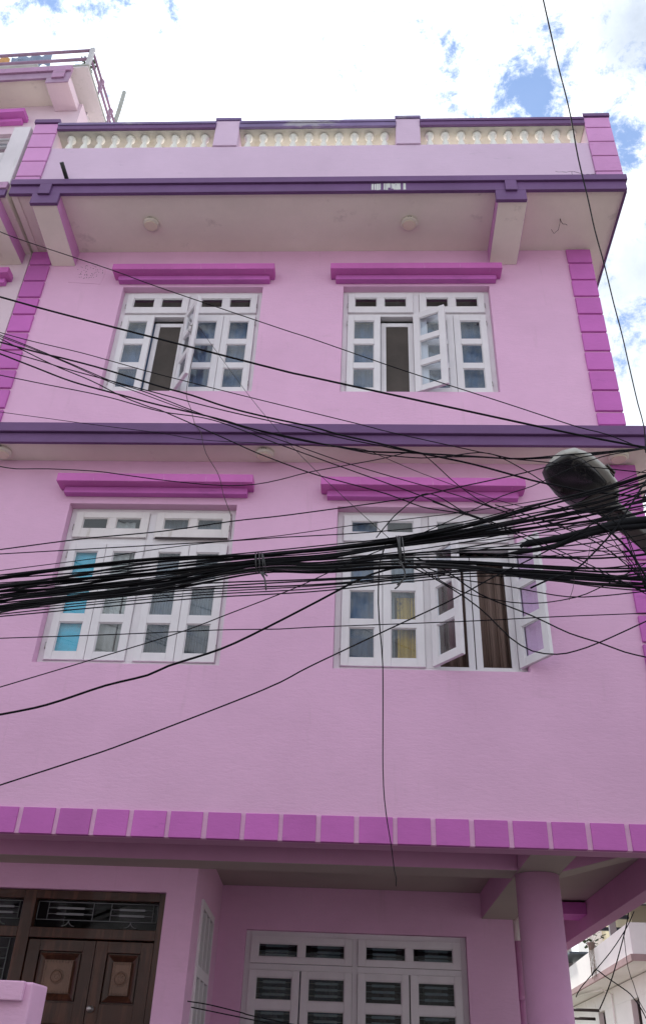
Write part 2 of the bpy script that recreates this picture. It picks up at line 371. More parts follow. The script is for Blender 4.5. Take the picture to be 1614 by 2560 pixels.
# --- roof slab, fascia and cantilever beams
YO = -.75
B(XL, 2.595, YO, 8, 9.2, 9.40).build('roof_slab', CREAM, house)
BEAMS = [(1.31, 1.60, 1.285, 1.592, 1.385, 1.502), (-3.485, -3.225, -3.495, -3.205, -3.432, -3.308)]
for a, b, *_ in BEAMS:
    z0, z1 = 9.02, 8.965
    sec = lambda y, z: [(a, y, z), (b, y, z), (b, y, 9.199), (a, y, 9.199)]
    MB().hexa(sec(YO, z0), sec(-.001, z1)).build('cantilever_beam', CREAM, house, .004)
    MB().hexa([(b+.0015, YO+.002, z0+.004), (b+.0015, -.003, z1+.004), (b+.0015, -.003, 9.198), (b+.0015, YO+.002, 9.198)],
              [(b+.004, YO+.002, z0+.004), (b+.004, -.003, z1+.004), (b+.004, -.003, 9.198), (b+.004, YO+.002, 9.198)]).build('beam_side_paint', MAGT, house)
    MB().hexa([(a-.0015, YO+.002, z0+.004), (a-.0015, -.003, z1+.004), (a-.0015, -.003, 9.198), (a-.0015, YO+.002, 9.198)],
              [(a-.004, YO+.002, z0+.004), (a-.004, -.003, z1+.004), (a-.004, -.003, 9.198), (a-.004, YO+.002, 9.198)]).build('beam_side_paint', MAGT, house)
xs = [XL]; segs = []
def band(profile, y0, y1, name):       # stepped band: outline in x,z extruded in y
    MB().hexa([(px, y0, pz) for px, pz in profile], [(px, y1, pz) for px, pz in profile]).build(name, PURP, house, .004)
for (z0, z1, y0, y1, ia, dz) in ((9.165, 9.287, -.79, -.751, 2, 9.008), (9.289, 9.372, -.815, -.753, 4, 9.135)):
    # straight runs between drops
    l0, l1, r0, r1 = BEAMS[1][ia], BEAMS[1][ia+1], BEAMS[0][ia], BEAMS[0][ia+1]
    if dz < 9.1:
        pr = [(XL, z0), (l0, z0), (l0, dz), (l1, dz), (l1, z0), (r0, z0), (r0, dz), (r1, dz), (r1, z0), (2.605, z0), (2.605, z1), (XL, z1)]
    else:
        pr = [(XL, z0), (l0, z0), (l0+.01, dz), (l1-.012, dz), (l1, z0), (r0, z0), (r0+.012, dz), (r1, dz), (r1, z0), (2.62, z0), (2.62, z1), (XL, z1)]
    mb = MB(); n = len(pr)
    # split in rectangles for clean faces
    def rect(a, b, c, d): mb.box(a, b, y0, y1, c, d)
    if ia == 2:
        rect(XL, 2.605, z0, z1); rect(l0, l1, dz, z0); rect(r0, r1, dz, z0)
    else:
        rect(XL, 2.62, z0, z1); mb.box(l0, l1, y0, -.7905, dz, z0); mb.box(r0, r1, y0, -.7905, dz, z0)
    mb.build('roof_fascia', PURP, house, .003)
B(2.5955, 2.612, -.7495, 8, 9.17, 9.372).build('roof_fascia', PURP, house)
B(XL+.02, XL+.075, YO, -.01, 9.186, 9.199).build('slab_joint', CREAM, house)

# --- parapet, posts, balustrade
mb = B(XL+.27, 2.335, -.76, -.58, 9.373, 10.0); mb.build('parapet', LILAC, house, .006)
B(2.42, 2.60, -.575, 8, 9.373, 10.0).build('parapet', LILAC, house, .006)
def post(x0, x1, top, m, name='parapet_post', y0=-.775):
    B(x0, x1, y0, -.50, 10.001 if name == 'parapet_post' else 9.373, top).build(name, m, house, .006)
post(-1.70, -1.435, 10.46, LILAC); post(.292, .556, 10.46, LILAC)
for a, b in ((-1.71, -1.425), (.282, .566)):
    B(a, b, -.79, -.49, 10.461, 10.505).build('post_cap', PURPF, house, .005)
B(-3.745, -3.487, -.755, -.48, 9.373, 10.435).build('corner_post', PALEP, house, .005)
B(2.34, 2.60, -.755, -.48, 9.373, 10.435).build('corner_post', PALEP, house, .005)
jt = [10.438, 10.245, 9.99, 9.738, 9.472, 9.376]
for x0, x1, j in ((-3.752, -3.484, jt), (2.335, 2.607, jt[:-1]+[9.376])):
    for k in range(len(j)-1):
        B(x0, x1, -.782, -.756, j[k+1]+.008, j[k]-.008).build('quoin_block', MAGT if x0 < 0 or k < 1 else MAG2 if False else MAGT, house, .005)
B(-3.765, -3.475, -.80, -.47, 10.436, 10.50).build('post_cap', PURP, house, .005)
B(2.325, 2.615, -.80, -.47, 10.436, 10.49).build('post_cap', PURP, house, .005)
for i, (a, b) in enumerate(((-3.486, -1.701), (-1.434, .291), (.557, 2.334))):
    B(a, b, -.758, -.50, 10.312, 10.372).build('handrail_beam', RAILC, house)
    B(a, b, -.79, -.7585, 10.316, 10.382).build('handrail', PURP if i != 1 else PURPF, house, .004)
    B(a, b, -.80, -.49, 10.383, 10.425).build('handrail', PURP if i == 2 else PURPF, house, .004)
prof = [(.046, 0), (.046, .03), (.03, .04), (.036, .07), (.043, .11), (.036, .155), (.024, .20), (.021, .225), (.03, .24), (.031, .252), (.024, .262), (.045, .272), (.048, .283), (.048, .311)]
bal = MB().lathe((0, 0, 0), prof, 14).mesh('baluster', CREAMW)
for xs_ in ([-3.345+.1685*k for k in range(10)], [-1.34+.168*k for k in range(10)], [.665+.1715*k for k in range(10)]):
    for x in xs_:
        o = bpy.data.objects.new('baluster', bal); C.objects.link(o); o.parent = house; o.location = (x+random.Random(x).uniform(-.004, .004), -.665, 10.0005); o.rotation_euler.z = x*7
# marks on the roof edge: bare patch, crack, drain spout
rnd = random.Random(5)
mb = MB(); x = .03
while x < .385:
    wd = rnd.uniform(.008, .03); t = 9.283-rnd.uniform(0, .012); b = 9.172+rnd.uniform(0, .04)*(1 if rnd.random() < .5 else .2)
    if rnd.random() < .86: mb.box(x, x+wd, -.7915, -.7902, b, t)
    x += wd+rnd.uniform(0, .008)*(1 if rnd.random() < .4 else 0)
mb.build('peeled_patch', PEEL, house)
def crack(pts, name='crack', y=-.7605, wd=.0035):
    mb = MB()
    for (a, b), (c, d) in zip(pts, pts[1:]):
        n = Vector((-(d-b), 0, c-a)).normalized()*wd*rnd.uniform(.5, 1)
        p, q = Vector((a, y, b)), Vector((c, y, d)); mb.hexa([p-n, q-n, q+n, p+n], [v+Vector((0, .0004, 0)) for v in (p-n, q-n, q+n, p+n)])
    mb.build(name, CRACK, house)
crack([(1.93, 9.505), (1.96, 9.492), (2.0, 9.495), (2.04, 9.488), (2.08, 9.500), (2.12, 9.497), (2.16, 9.478), (2.19, 9.462), (2.22, 9.44), (2.25, 9.452), (2.28, 9.447), (2.33, 9.455)])
crack([(2.10, 9.497), (2.094, 9.47), (2.10, 9.45)], wd=.0025)
MB().tube([(-3.185, -.74, 9.41), (-3.20, -.83, 9.45), (-3.215, -.93, 9.49)], .022, 12).build('drain_spout', PIPEM, house)
# patched plaster square, with dots
mb = MB(); Pq = [(-3.253, 8.703), (-2.89, 8.672), (-2.845, 9.05), (-3.21, 9.11)]
MB().hexa([(a, -.004, b) for a, b in Pq], [(a, .002, b) for a, b in Pq]).build('wall_patch', PINK, house, .002)
mb = MB()
for i in range(60):
    r_ = rnd.uniform(.04, .15); a_ = rnd.uniform(0, 2*PI); x_ = -3.04+r_*math.cos(a_); z_ = 8.885+r_*math.sin(a_)
    mb.box(x_-.003, x_+.003, -.0055, -.0042, z_-.003, z_+.003)
mb.build('patch_pinholes', CRACK, house)['kind'] = 'stuff'

# --- window hoods
def hood(parent, x0, x1, zt, d1=.16, d2=.07, m=None, zsc=1.0):
    m = m or HOOD
    e = empty('window_hood', ((x0+x1)/2, 0, zt-.15), parent)
    hx = (x1-x0)/2
    B(-hx, hx, -d1, -.0225, .065*zsc, .15*zsc).build('hood_top_slab', m, e, .004)
    B(-hx+.055, hx-.055, -d2, -.001, 0.0, .064*zsc).build('hood_moulding', MAG if m is HOOD else m, e, .004)
    B(-hx+.005, hx-.005, -.022, -.001, .066*zsc, .14*zsc).build('hood_backing', MAG, e)
    return e
hood(house, -2.735, -.99, 8.815); hood(house, -.392, 1.41, 8.815)
hood(house, -2.745, -.99, 6.02); hood(house, -.39, 1.388, 6.005)

# --- windows
def sash_mesh(w, h, nrow, ncol, st, tr, br, mun, m, dep=.034):
    mb = MB()
    mb.box(0, st, -dep/2, dep/2, 0, h); mb.box(w-st, w, -dep/2, dep/2, 0, h)
    mb.box(st, w-st, -dep/2+.001, dep/2-.001, 0, br); mb.box(st, w-st, -dep/2+.001, dep/2-.001, h-tr, h)
    ph = (h-tr-br-(nrow-1)*mun)/nrow; pw = (w-2*st-(ncol-1)*mun)/ncol; panes = []
    for r in range(nrow):
        z = br+r*(ph+mun)
        if r: mb.box(st, w-st, -dep/2+.001, dep/2-.001, z-mun, z)
        for c in range(ncol):
            x = st+c*(pw+mun)
            if c and r == 0: mb.box(x-mun, x, -dep/2+.0015, dep/2-.0015, br, h-tr)
            panes.append((x, x+pw, z, z+ph))
    # glazing beads
    for (a, b, c, d) in panes:
        for q in ((a, a+.008, c, d), (b-.008, b, c, d)): mb.box(q[0]+.0002, q[1]-.0002, -dep/4, dep/4, q[2], q[3])
        mb.box(a+.008, b-.008, -dep/4, dep/4, c+.0002, c+.008); mb.box(a+.008, b-.008, -dep/4, dep/4, d-.008, d-.0002)
    return mb, panes
def place_sash(win, name, origin, ang, w, h, nrow, ncol, st, tr, br, mun, m=WOODW, gm=GLASS, tilt=0, latch=None):
    mb, panes = sash_mesh(w, h, nrow, ncol, st, tr, br, mun, m)
    s = mb.build(name, m, win, .003, origin, ang)
    if tilt: s.rotation_euler.x = tilt
    for (a, b, c, d) in panes:
        p = B(a+.004, b-.004, -.002, .002, c+.004, d-.004).build('pane', gm, win, 0, origin, ang)
        if tilt: p.rotation_euler.x = tilt
    return s
def window(key, sill=True, meshed=True, opened=None, transom_open=None, missing=(), screens=(), grimy=False, yf=.08, casement_rows=3):
    x0, x1, z0, z1 = WIN[key]; W = x1-x0; cx = (x0+x1)/2
    win = empty('window', (x0, yf, z0), house); H = z1-z0
    zt0, zt1 = H-.333, H-.049          # transom sashes
    zc1 = H-.375; zc0 = .036
    if key in ('ll', 'lr'): zt0, zt1, zc1, zc0 = H-.31, H-.045, H-.375, .055
    mb = MB(); fd = .075
    mb.box(.001, .053, 0, fd, .001, H-.001); mb.box(W-.053, W-.001, 0, fd, .001, H-.001)
    mb.box(.053, W-.053, .001, fd-.001, H-.047, H-.001); mb.box(.053, W-.053, .001, fd-.001, .001, zc0-.002)
    mb.box(W/2-.032, W/2+.032, .0005, fd-.0005, zc0-.002, H-.047)
    mb.box(.053, W/2-.032, .001, fd-.001, zc1+.002, zt0-.002); mb.box(W/2+.032, W-.053, .001, fd-.001, zc1+.002, zt0-.002)
    mb.build('frame', WOODW, win, .003)
    tw = W/2-.032-.053-.004
    for i, x in enumerate((.055, W/2+.034)):
        place_sash(win, 'transom_sash', (x, -.006 if transom_open != i else -.006, zt0 if transom_open != i else zt0), 0, tw, zt1-zt0, 1, 2, .068, .062, .09, .075,
                   WOODD if grimy else WOODW, tilt=0 if transom_open != i else 0)
    cw = (tw-.004)/2; ch = zc1-zc0
    xo = [.055, .055+cw+.004, W/2+.034, W/2+.034+cw+.004]
    for i in range(4):
        if opened and i in opened:
            side, dx, dy = opened[i]
            hx = xo[i]+cw if side == 'R' else xo[i]
            ang = math.atan2(dy, dx)
            s = place_sash(win, 'casement_sash', (hx, -.02, zc0), ang, cw, ch, casement_rows, 1, .064, .08, .07, .074)
            # latch handle and stay on the free stile
            T = Matrix.Translation((hx, -.02, zc0)) @ Matrix.Rotation(ang, 4, 'Z')
            mb = MB(); q = 1 if (key, i) in (('ur', 1), ('lr', 3)) else -1
            mb.tube([T @ Vector((cw-.03, q*.018, ch*.52)), T @ Vector((cw-.03, q*.05, ch*.53)), T @ Vector((cw-.03, q*.052, ch*.6)), T @ Vector((cw-.03, q*.018, ch*.61))], .006, 6)
            mb.box(cw-.042, cw-.018, min(q*.0175, q*.021), max(q*.0175, q*.021), ch*.5, ch*.63, T)
            mb.build('latch', WOODW if key == 'lr' else STEEL, win)
        else:
            place_sash(win, 'casement_sash', (xo[i], -.006, zc0), 0, cw, ch, casement_rows, 1, .064, .08, .07, .074)
        if i in screens:
            mb = MB(); e = .055
            mb.box(xo[i]+.002, xo[i]+e, .045, .068, zc0+.002, zc1-.05); mb.box(xo[i]+cw-e, xo[i]+cw-.002, .045, .068, zc0+.002, zc1-.05)
            mb.box(xo[i]+e, xo[i]+cw-e, .046, .067, zc1-.10, zc1-.05); mb.box(xo[i]+e, xo[i]+cw-e, .046, .067, zc0+.002, zc0+.035)
            mb.build('screen_frame', WOODW, win, .002)
            if meshed: B(xo[i]+e, xo[i]+cw-e, .055, .058, zc0+.035, zc1-.1).build('screen_mesh', MESH, win)
    # hinges and screws
    for x in (.051, W-.055):
        for z in (zc0+.12, zc1-.12, zt0+.1): MB().tube([(x, -.022, z-.03), (x, -.022, z+.03)], .0055, 6).build('hinge', STEEL, win)
    for x in (.25, W/2-.06, W-.25): MB().tube([(x, -.004, .02), (x+.004, -.018, .018)], .006, 6).build('screw', STEEL, win)
    if key == 'll':
        mb = MB(); mb.tube([(W-.22, -.004, .022), (W-.2, -.02, .012), (W-.1, -.022, .006), (W-.035, -.02, .004), (W-.03, -.02, .03)], .004, 6); mb.build('window_hook', STEEL, win)
    return win, xo, cw, zc0, zc1
WO = {}
WO['ul'] = window('ul', opened={1: ('R', .19, -.275)}, screens=(1,))
WO['ur'] = window('ur', opened={1: ('R', .325, -.145)}, screens=(1,))
WO['ll'] = window('ll', grimy=True, yf=.09)
WO['lr'] = window('lr', opened={2: ('L', .225, -.30), 3: ('R', .21, -.31)}, yf=.09, screens=(2, 3), meshed=False)
WO['ul'][0]['label'] = 'upper left white window with one narrow sash swung open'
WO['ur'][0]['label'] = 'upper right white window with one sash folded back over its neighbour'
WO['ll'][0]['label'] = 'lower left white window, all sashes shut, turquoise sheet behind one column'
WO['lr'][0]['label'] = 'lower right white window with two sashes open over brown curtains'
# lower left window's half-open fanlight: its shaded gap painted as a dark strip
wl = WO['ll'][0]
B(.80, 1.44, -.03, -.0245, 1.53-.325, 1.53-.307).build('transom_gap_shade', CRACK, wl)

# --- curtains and things behind the glass
def curtain(x0, x1, z0, z1, y, m, label, folds=4, amp=.008, cat='curtain', name='curtain', group=None):
    mb = MB(); n = max(8, folds*6); sl = []
    def pt(k, z, off):
        t = k/n; return (x0+(x1-x0)*t, y+off+amp*math.sin(t*folds*2*PI+.4*math.sin(t*9)), z)
    for k in range(n):
        mb.hexa([pt(k, z0, 0), pt(k+1, z0, 0), pt(k+1, z1, 0), pt(k, z1, 0)], [pt(k, z0, .003), pt(k+1, z0, .003), pt(k+1, z1, .003), pt(k, z1, .003)])
    mb.sm = [True]*len(mb.sm)
    return tag(mb.build(name, m), label, cat, group)
def cols(key, i): w_, xo, cw, a, b = WO[key]; x0 = WIN[key][0]+xo[i]; return x0, x0+cw
a, b = cols('ul', 0); curtain(a-.02, b+.03, 7.05, 8.22, .15, CURG, 'grey blue curtain behind the leftmost sash of the upper left window')
a, b = cols('ul', 2); curtain(a-.02, b+.38, 7.05, 8.22, .15, CURG, 'blue curtain behind the right half of the upper left window', 10)
a, b = cols('ur', 0); curtain(a-.02, b+.03, 7.05, 8.22, .15, CURG, 'grey blue curtain behind the leftmost sash of the upper right window')
a, b = cols('ur', 2); curtain(a-.02, b+.38, 7.05, 8.22, .15, CURG, 'grey blue curtain behind the folded back sash of the upper right window', 10)
a, b = cols('ll', 0); tag(B(a+.03, b-.03, .118, .121, 4.25, 5.42).build('turquoise_sheet', TEAL), 'turquoise plastic sheet behind the leftmost sash of the lower left window', 'plastic sheet')
a, b = cols('ll', 1); curtain(a, a+.20, 4.2, 5.68, .13, CURW, 'cream curtain gathered beside the turquoise sheet in the lower left window', 3)
curtain(b-.115, b-.055, 4.2, 5.45, .13, CURW, 'thin white strip of curtain in the second sash of the lower left window', 1, .004)
a, b = cols('ll', 2); curtain(a, b+.36, 4.2, 5.75, .15, CURGR, 'plain grey curtain behind the right half of the lower left window', 5, .006)
a, b = cols('lr', 0); curtain(a, b, 4.2, 5.70, .16, CURG, 'pale blue curtain behind the leftmost sash of the lower right window', 6)
a, b = cols('lr', 1); curtain(a, a+.10, 4.2, 5.35, .15, CURGR, 'grey curtain edge beside the yellow cloth in the lower right window', 2)
curtain(a-.0, b+.02, 4.97, 5.42, .135, CURGR, 'grey roller blind half down in the second sash of the lower right window', 1, .002, 'blind', 'roller_blind')
mb = MB()
for k in range(14):
    x_ = a+.12+k*.019; z0_ = 4.2; mb.hexa([(x_, .15+.012*math.sin(k*1.3), z0_), (x_+.02, .15+.012*math.sin(k*1.3+1.3), z0_), (x_+.02+.01*math.sin(k), .15+.012*math.sin(k*1.3+1.3), 5.12-.02*(k % 5)), (x_+.01*math.sin(k), .15+.012*math.sin(k*1.3), 5.12-.02*(k % 5))],
                                          [(x_, .156+.012*math.sin(k*1.3), z0_), (x_+.02, .156+.012*math.sin(k*1.3+1.3), z0_), (x_+.02+.01*math.sin(k), .156+.012*math.sin(k*1.3+1.3), 5.12-.02*(k % 5)), (x_+.01*math.sin(k), .156+.012*math.sin(k*1.3), 5.12-.02*(k % 5))])
tag(mb.build('yellow_cloth', YEL), 'yellow patterned cloth hanging inside the second sash of the lower right window', 'cloth')
a, b = cols('lr', 2); curtain(a, b, 4.2, 5.45, .24, CURB, 'brown curtain behind the half open sash of the lower right window', 4, .03)
a, b = cols('lr', 3); curtain(a, b+.02, 4.2, 5.45, .235, CURB, 'brown curtain hanging in the rightmost open bay of the lower right window', 4, .035)

# ------------------------------------------------------------------ porch of the pink house
mb = B(XL, 2.41, .052, .20, 2.967, 3.2); mb.build('porch_edge_beam', GREYSTRIP, house)
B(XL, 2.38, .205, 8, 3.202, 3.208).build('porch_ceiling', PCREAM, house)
def face_beam(x0, x1, y0, y1, z0, z1, z0b=None):
    """beam with pink sides and a cream underside; z0b: underside height at the right end"""
    z0b = z0b or z0
    MB().hexa([(x0, y0, z0), (x1, y0, z0b), (x1, y0, z1), (x0, y0, z1)], [(x0, y1, z0), (x1, y1, z0b), (x1, y1, z1), (x0, y1, z1)]).build('porch_beam', GREYSTRIP, house, .003)
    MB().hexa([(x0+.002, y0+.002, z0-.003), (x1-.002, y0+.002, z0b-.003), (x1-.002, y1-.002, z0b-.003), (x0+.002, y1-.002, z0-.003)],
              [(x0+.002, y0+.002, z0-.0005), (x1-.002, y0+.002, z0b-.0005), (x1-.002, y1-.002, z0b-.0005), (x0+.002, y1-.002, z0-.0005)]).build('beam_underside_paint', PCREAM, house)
face_beam(XL, 1.192, .75, 1.06, 2.969, 3.2)
face_beam(1.195, 1.52, .202, 3.085, 2.968, 3.2)
face_beam(1.523, 2.285, .75, 1.06, 2.969, 3.2, 3.17)
B(2.29, 2.44, .055, 8, 2.95, 3.2).build('porch_side_beam', GREYSTRIP, house, .004)
MB().lathe((1.36, .90, 0), [(.21, 0), (.21, .25), (.166, .26), (.166, 2.962)], 48).build('round_column', GREYSTRIP, house)
# recessed ground floor walls
holed_wall(MB(), -3.755, -1.31, 0, 3.2, 1.062, 1.26, [(-3.35, -1.545, -.1, 2.782)]).build('ground_wall', PINK, house)
GW = (-1.135, 1.035, 1.25, 2.80)
holed_wall(MB(), -1.42, 1.50, 0, 3.2, 3.09, 3.32, [GW]).build('ground_wall', PINK, house)
# slanting side wall with its window (local frame along the wall)
p0, p1 = Vector((-1.31, 1.263, 0)), Vector((-1.405, 3.089, 0)); dirv = (p1-p0); Lw = dirv.length; ang = math.atan2(dirv.y, dirv.x)
sw = empty('side_porch_wall', p0, house, ang)
holed_wall(MB(), 0, Lw, 0, 3.2, 0, .2, [(.16, 1.15, .6, 2.80)]).build('ground_wall', PINK, sw)
mb = MB(); wx0, wx1 = .16, 1.15
mb.box(wx0+.001, wx0+.06, -.02, .05, .6, 2.799); mb.box(wx1-.06, wx1-.001, -.02, .05, .6, 2.799); mb.box(wx0+.06, wx1-.06, -.019, .049, 2.74, 2.799)
mb.box(wx0+.06, wx1-.06, -.019, .049, 2.24, 2.32)
for k in (1, 2): mb.box(wx0+.06+k*(wx1-wx0-.12)/3-.02, wx0+.06+k*(wx1-wx0-.12)/3+.02, -.018, .048, .6, 2.74)
mb.build('side_window_frame', WOODW, sw, .003)
for k in range(3):
    a = wx0+.06+k*(wx1-wx0-.12)/3+.021; b = wx0+.06+(k+1)*(wx1-wx0-.12)/3-.021
    for z0, z1 in ((.62, 2.239), (2.321, 2.739)): B(a, b, .012, .016, z0, z1).build('pane', GLASSD, sw)
B(wx0-.1, wx1+.1, .21, .24, .5, 2.85).build('side_window_backing', MESH, sw)
B(XL+.2, 1.3, 4.9, 5.0, 0, 3.2).build('inner_wall', INT, house)
B(1.30, 1.50, 3.322, 8, 0, 3.2).build('ground_wall', PINK, house)
B(XL, XL+.2, 1.262, 8, 0, 3.2).build('ground_wall', PINK, house); B(XL+.2, 1.3, 1.3, 4.89, -.015, .1).build('ground_floor', WOOD, house)
# ground floor window with iron grille
def ground_window():
    x0, x1, z0, z1 = GW; W = x1-x0; H = z1-z0
    win = empty('window', (x0, 3.16, z0), house); win['label'] = 'shaded ground floor window with flat iron grille bars behind each pane'
    mb = MB()
    mb.box(.001, .055, 0, .08, .001, H-.001); mb.box(W-.055, W-.001, 0, .08, .001, H-.001); mb.box(.055, W-.055, .001, .079, H-.05, H-.001)
    mb.box(.055, W-.055, .001, .079, .001, .06); mb.box(W/2-.025, W/2+.025, .0005, .0795, .06, H-.05)
    mb.box(.055, W/2-.025, .001, .079, H-.345, H-.29); mb.box(W/2+.025, W-.055, .001, .079, H-.345, H-.29)
    mb.build('frame', WOODW, win, .003)
    tw = W/2-.025-.055-.004
    for x in (.057, W/2+.027): place_sash(win, 'transom_sash', (x, -.008, H-.288), 0, tw, .236, 1, 2, .075, .06, .055, .07, WOODW, GLASSD)
    cw = (tw-.012)/2; ch = H-.345-.06-.004
    for x in (.057, .057+cw+.012, W/2+.027, W/2+.027+cw+.012):
        place_sash(win, 'casement_sash', (x, -.008, .062), 0, cw, ch, 4, 1, .072, .06, .07, .078, WOODW, GLASSD)
    def bar(xa, xb, z):
        m_ = (xb-xa); pts = []
        mb = MB(); mb.tube([(xa, .025, z), (xb, .025, z)], .004, 5)
        mb.box(xa+.18*m_, xb-.18*m_, .021, .025, z-.011, z+.011); mb.build('grille_bar', IRON, win)
    for x in (.057, .057+cw+.012, W/2+.027, W/2+.027+cw+.012):
        for k in range(11): bar(x+.075, x+cw-.075, H-.445-.0525*k)
    for k in range(4):
        xa = .057+.08+k*(cw+.016) if k < 2 else W/2+.027+.08+(k-2)*(cw+.016)
        for z in (H-.13, H-.175, H-.21): bar(xa, xa+cw-.14, z)
    return win
gwin = ground_window()
curtain(-1.1, -.2, 1.2, 2.75, 4.4, CURG, 'dim blue grey curtain behind the left half of the ground floor window', 9, .02)
curtain(-.02, .45, 1.2, 2.45, 4.2, CURB, 'dim reddish brown curtain behind the right half of the ground floor window', 5, .02)
curtain(.62, .80, 1.2, 2.38, 3.42, CURW, 'pale cloth strip behind the rightmost pane of the ground floor window', 2, .03)

# --- double door with fanlight
dr = empty('double_door', (0, 1.11, 0), house); dr['label'] = 'brown varnished double door with carved panels and an iron fanlight grille'
mb = MB()
mb.box(-1.60, -1.546, 0, .1, 0, 2.78); mb.box(-2.70, -2.60, 0, .1, 0, 2.78); mb.box(-3.35, -3.28, 0, .1, 0, 2.78)
mb.box(-3.28, -2.70, .001, .099, 2.715, 2.78); mb.box(-2.60, -1.60, .001, .099, 2.715, 2.78)
mb.box(-2.60, -1.60, .001, .099, 2.435, 2.51); mb.box(-3.28, -2.70, .001, .099, 2.435, 2.51)
mb.build('door_frame', WOOD, dr, .004)
def leaf(x0, x1, knob):
    mb = MB(); y0, y1 = .02, .06; W = x1-x0; st = .095
    mb.box(x0, x0+st, y0, y1, .02, 2.425); mb.box(x1-st, x1, y0, y1, .02, 2.425)
    for a, b in ((2.345, 2.425), (1.86, 2.00), (1.2, 1.32), (.02, .25)): mb.box(x0+st, x1-st, y0+.001, y1-.001, a, b)
    mb.box(x0+st, x1-st, y1-.012, y1-.002, .25, 2.345)
    l_ = mb.build('door_leaf', WOOD, dr, .003)
    for zc0, zc1 in ((2.0, 2.345), (1.32, 1.86)):
        a, b = x0+st+.012, x1-st-.012; c, d = zc0+.012, zc1-.012; e = .045
        def rg(i, y): return [(a+i, y, c+i), (b-i, y, c+i), (b-i, y, d-i), (a+i, y, d-i)]
        MB().rings([rg(0, .047), rg(0, .028), rg(.012, .024), rg(e, .042)], True, False).build('door_panel', WOOD, dr)
        if zc0 < 1.9: continue
        cx, cz = (a+b)/2, (c+d)/2; mb = MB()
        mb.box(a+e+.004, b-e-.004, .030, .0425, c+e+.004, d-e-.004)
        for k in range(26):
            t = k/26*2*PI; mb.box(cx+.048*math.cos(t)-.004, cx+.048*math.cos(t)+.004, .022, .030, cz+.048*math.sin(t)-.004, cz+.048*math.sin(t)+.004)
        mb.lathe((cx, .0295, cz), [(.04, 0), (.04, -.006), (.034, -.008), (.030, -.003)], 20, 'Y')
        for k in range(7):
            t = k/7*2*PI; mb.lathe((cx+.018*math.cos(t), .03, cz+.018*math.sin(t)), [(.008, 0), (.006, -.007)], 7, 'Y')
        for sx in (-1, 1):
            for k in range(12):
                z_ = c+e+.012+k*(d-c-2*e-.024)/11; mb.box(cx+sx*((b-a)/2-e-.012)-.008, cx+sx*((b-a)/2-e-.012)+.008, .023, .030, z_-.004, z_+.004)
        for sz in (-1, 1):
            for k in range(9):
                x_ = a+e+.02+k*(b-a-2*e-.04)/8; mb.box(x_-.004, x_+.004, .023, .030, cz+sz*((d-c)/2-e-.012)-.008, cz+sz*((d-c)/2-e-.012)+.008)
        mb.build('carving', WOODC, dr)
leaf(-2.595, -2.062, False); leaf(-2.058, -1.605, True)
MB().lathe((-2.02, .02, 1.965), [(.024, 0), (.024, -.006), (.01, -.01), (.01, -.03), (.022, -.04), (.02, -.055), (.006, -.06)], 14, 'Y').build('door_knob', STEEL, dr)
def grille(x0, x1, z0, z1, cells, arcs, rows=2):
    mb = MB(); y = .05; r = .0035
    t = lambda p: mb.tube([(a, y, b) for a, b in p], r, 5)
    t([(x0, z1), (x1, z1)]); t([(x0, z0+.05), (x1, z0+.05)]); t([(x0, z0+.05), (x0, z1)]); t([(x1, z0+.05), (x1, z1)])
    for a, b in cells:
        t([(a, z0+.05), (a, z1)]); t([(b, z0+.05), (b, z1)])
        for k in range(rows):
            z = z0+.05+(z1-z0-.05)*(k+1)/(rows+1); t([(a, z), (b, z)]); mb.box(a+.2*(b-a), b-.2*(b-a), y-.003, y+.003, z-.008, z+.008)
    for cx in arcs:
        for s in (-1, 1): t([(cx, z0+.048)]+[(cx+s*.05*(1-math.cos(q)), z0+.048-.042*math.sin(q)) for q in (.4, .8, 1.2, 1.57)])
    mb.build('fanlight_grille', IRON2, dr)
grille(-2.585, -1.615, 2.52, 2.70, [(-2.50, -2.135), (-1.99, -1.65)], [-2.32, -1.82])
grille(-3.27, -2.715, 2.52, 2.70, [(-2.95, -2.74)], [-2.88])
grille(-3.27, -2.715, 1.3, 2.43, [(-3.2, -2.76)], [], 14)
B(-3.28, -2.70, .07, .075, 2.51, 2.715).build('fanlight_pane', GLASSD, dr); B(-2.60, -1.60, .07, .075, 2.51, 2.715).build('fanlight_pane', GLASSD, dr); B(-3.28, -2.70, .07, .075, 0, 2.434).build('sidelight_pane', GLASSD, dr)

# --- small fittings
def tube_thing(name, pts, r, m, label, cat, n=8, group=None):
    return tag(MB().tube(pts, r, n).build(name, m), label, cat, group)
dp = empty('drainpipe', (1.57, 3.2, 0)); tag(dp, 'pink drainpipe with a cream elbow running down beside the round column', 'drainpipe')
MB().lathe((0, 0, 0), [(.05, 0), (.05, 2.80)], 16).build('pipe', GREYSTRIP, dp)
MB().lathe((0, 0, 2.28), [(.058, 0), (.058, .05)], 16).build('coupling', GREYSTRIP, dp)
MB().tube([(0, 0, 2.79), (0, 0, 2.88), (-.005, .02, 2.94), (-.02, .07, 2.985), (-.04, .16, 3.0)], .058, 16).build('elbow', CREAMW, dp)
LB = 'round cream ceiling light '
def ceiling_light(x, y, z, label):
    e = empty('ceiling_light', (x, y, z)); tag(e, label, 'ceiling light', 'round ceiling lights under the slabs')
    MB().lathe((0, 0, 0), [(.086, -.0005), (.089, -.02), (.084, -.034), (.074, -.04)][::-1], 32).build('rim', PLAST, e)
    MB().lathe((0, 0, 0), [(.060, -.048), (.070, -.0405)], 32).build('diffuser', PLASTD, e)
    mb = MB()
    for k in (-1, 0, 1): mb.box(k*.016-.004, k*.016+.004, -.0905+.0015*abs(k), -.085, -.017, -.008)
    mb.build('vent_slots', CRACK, e); return e
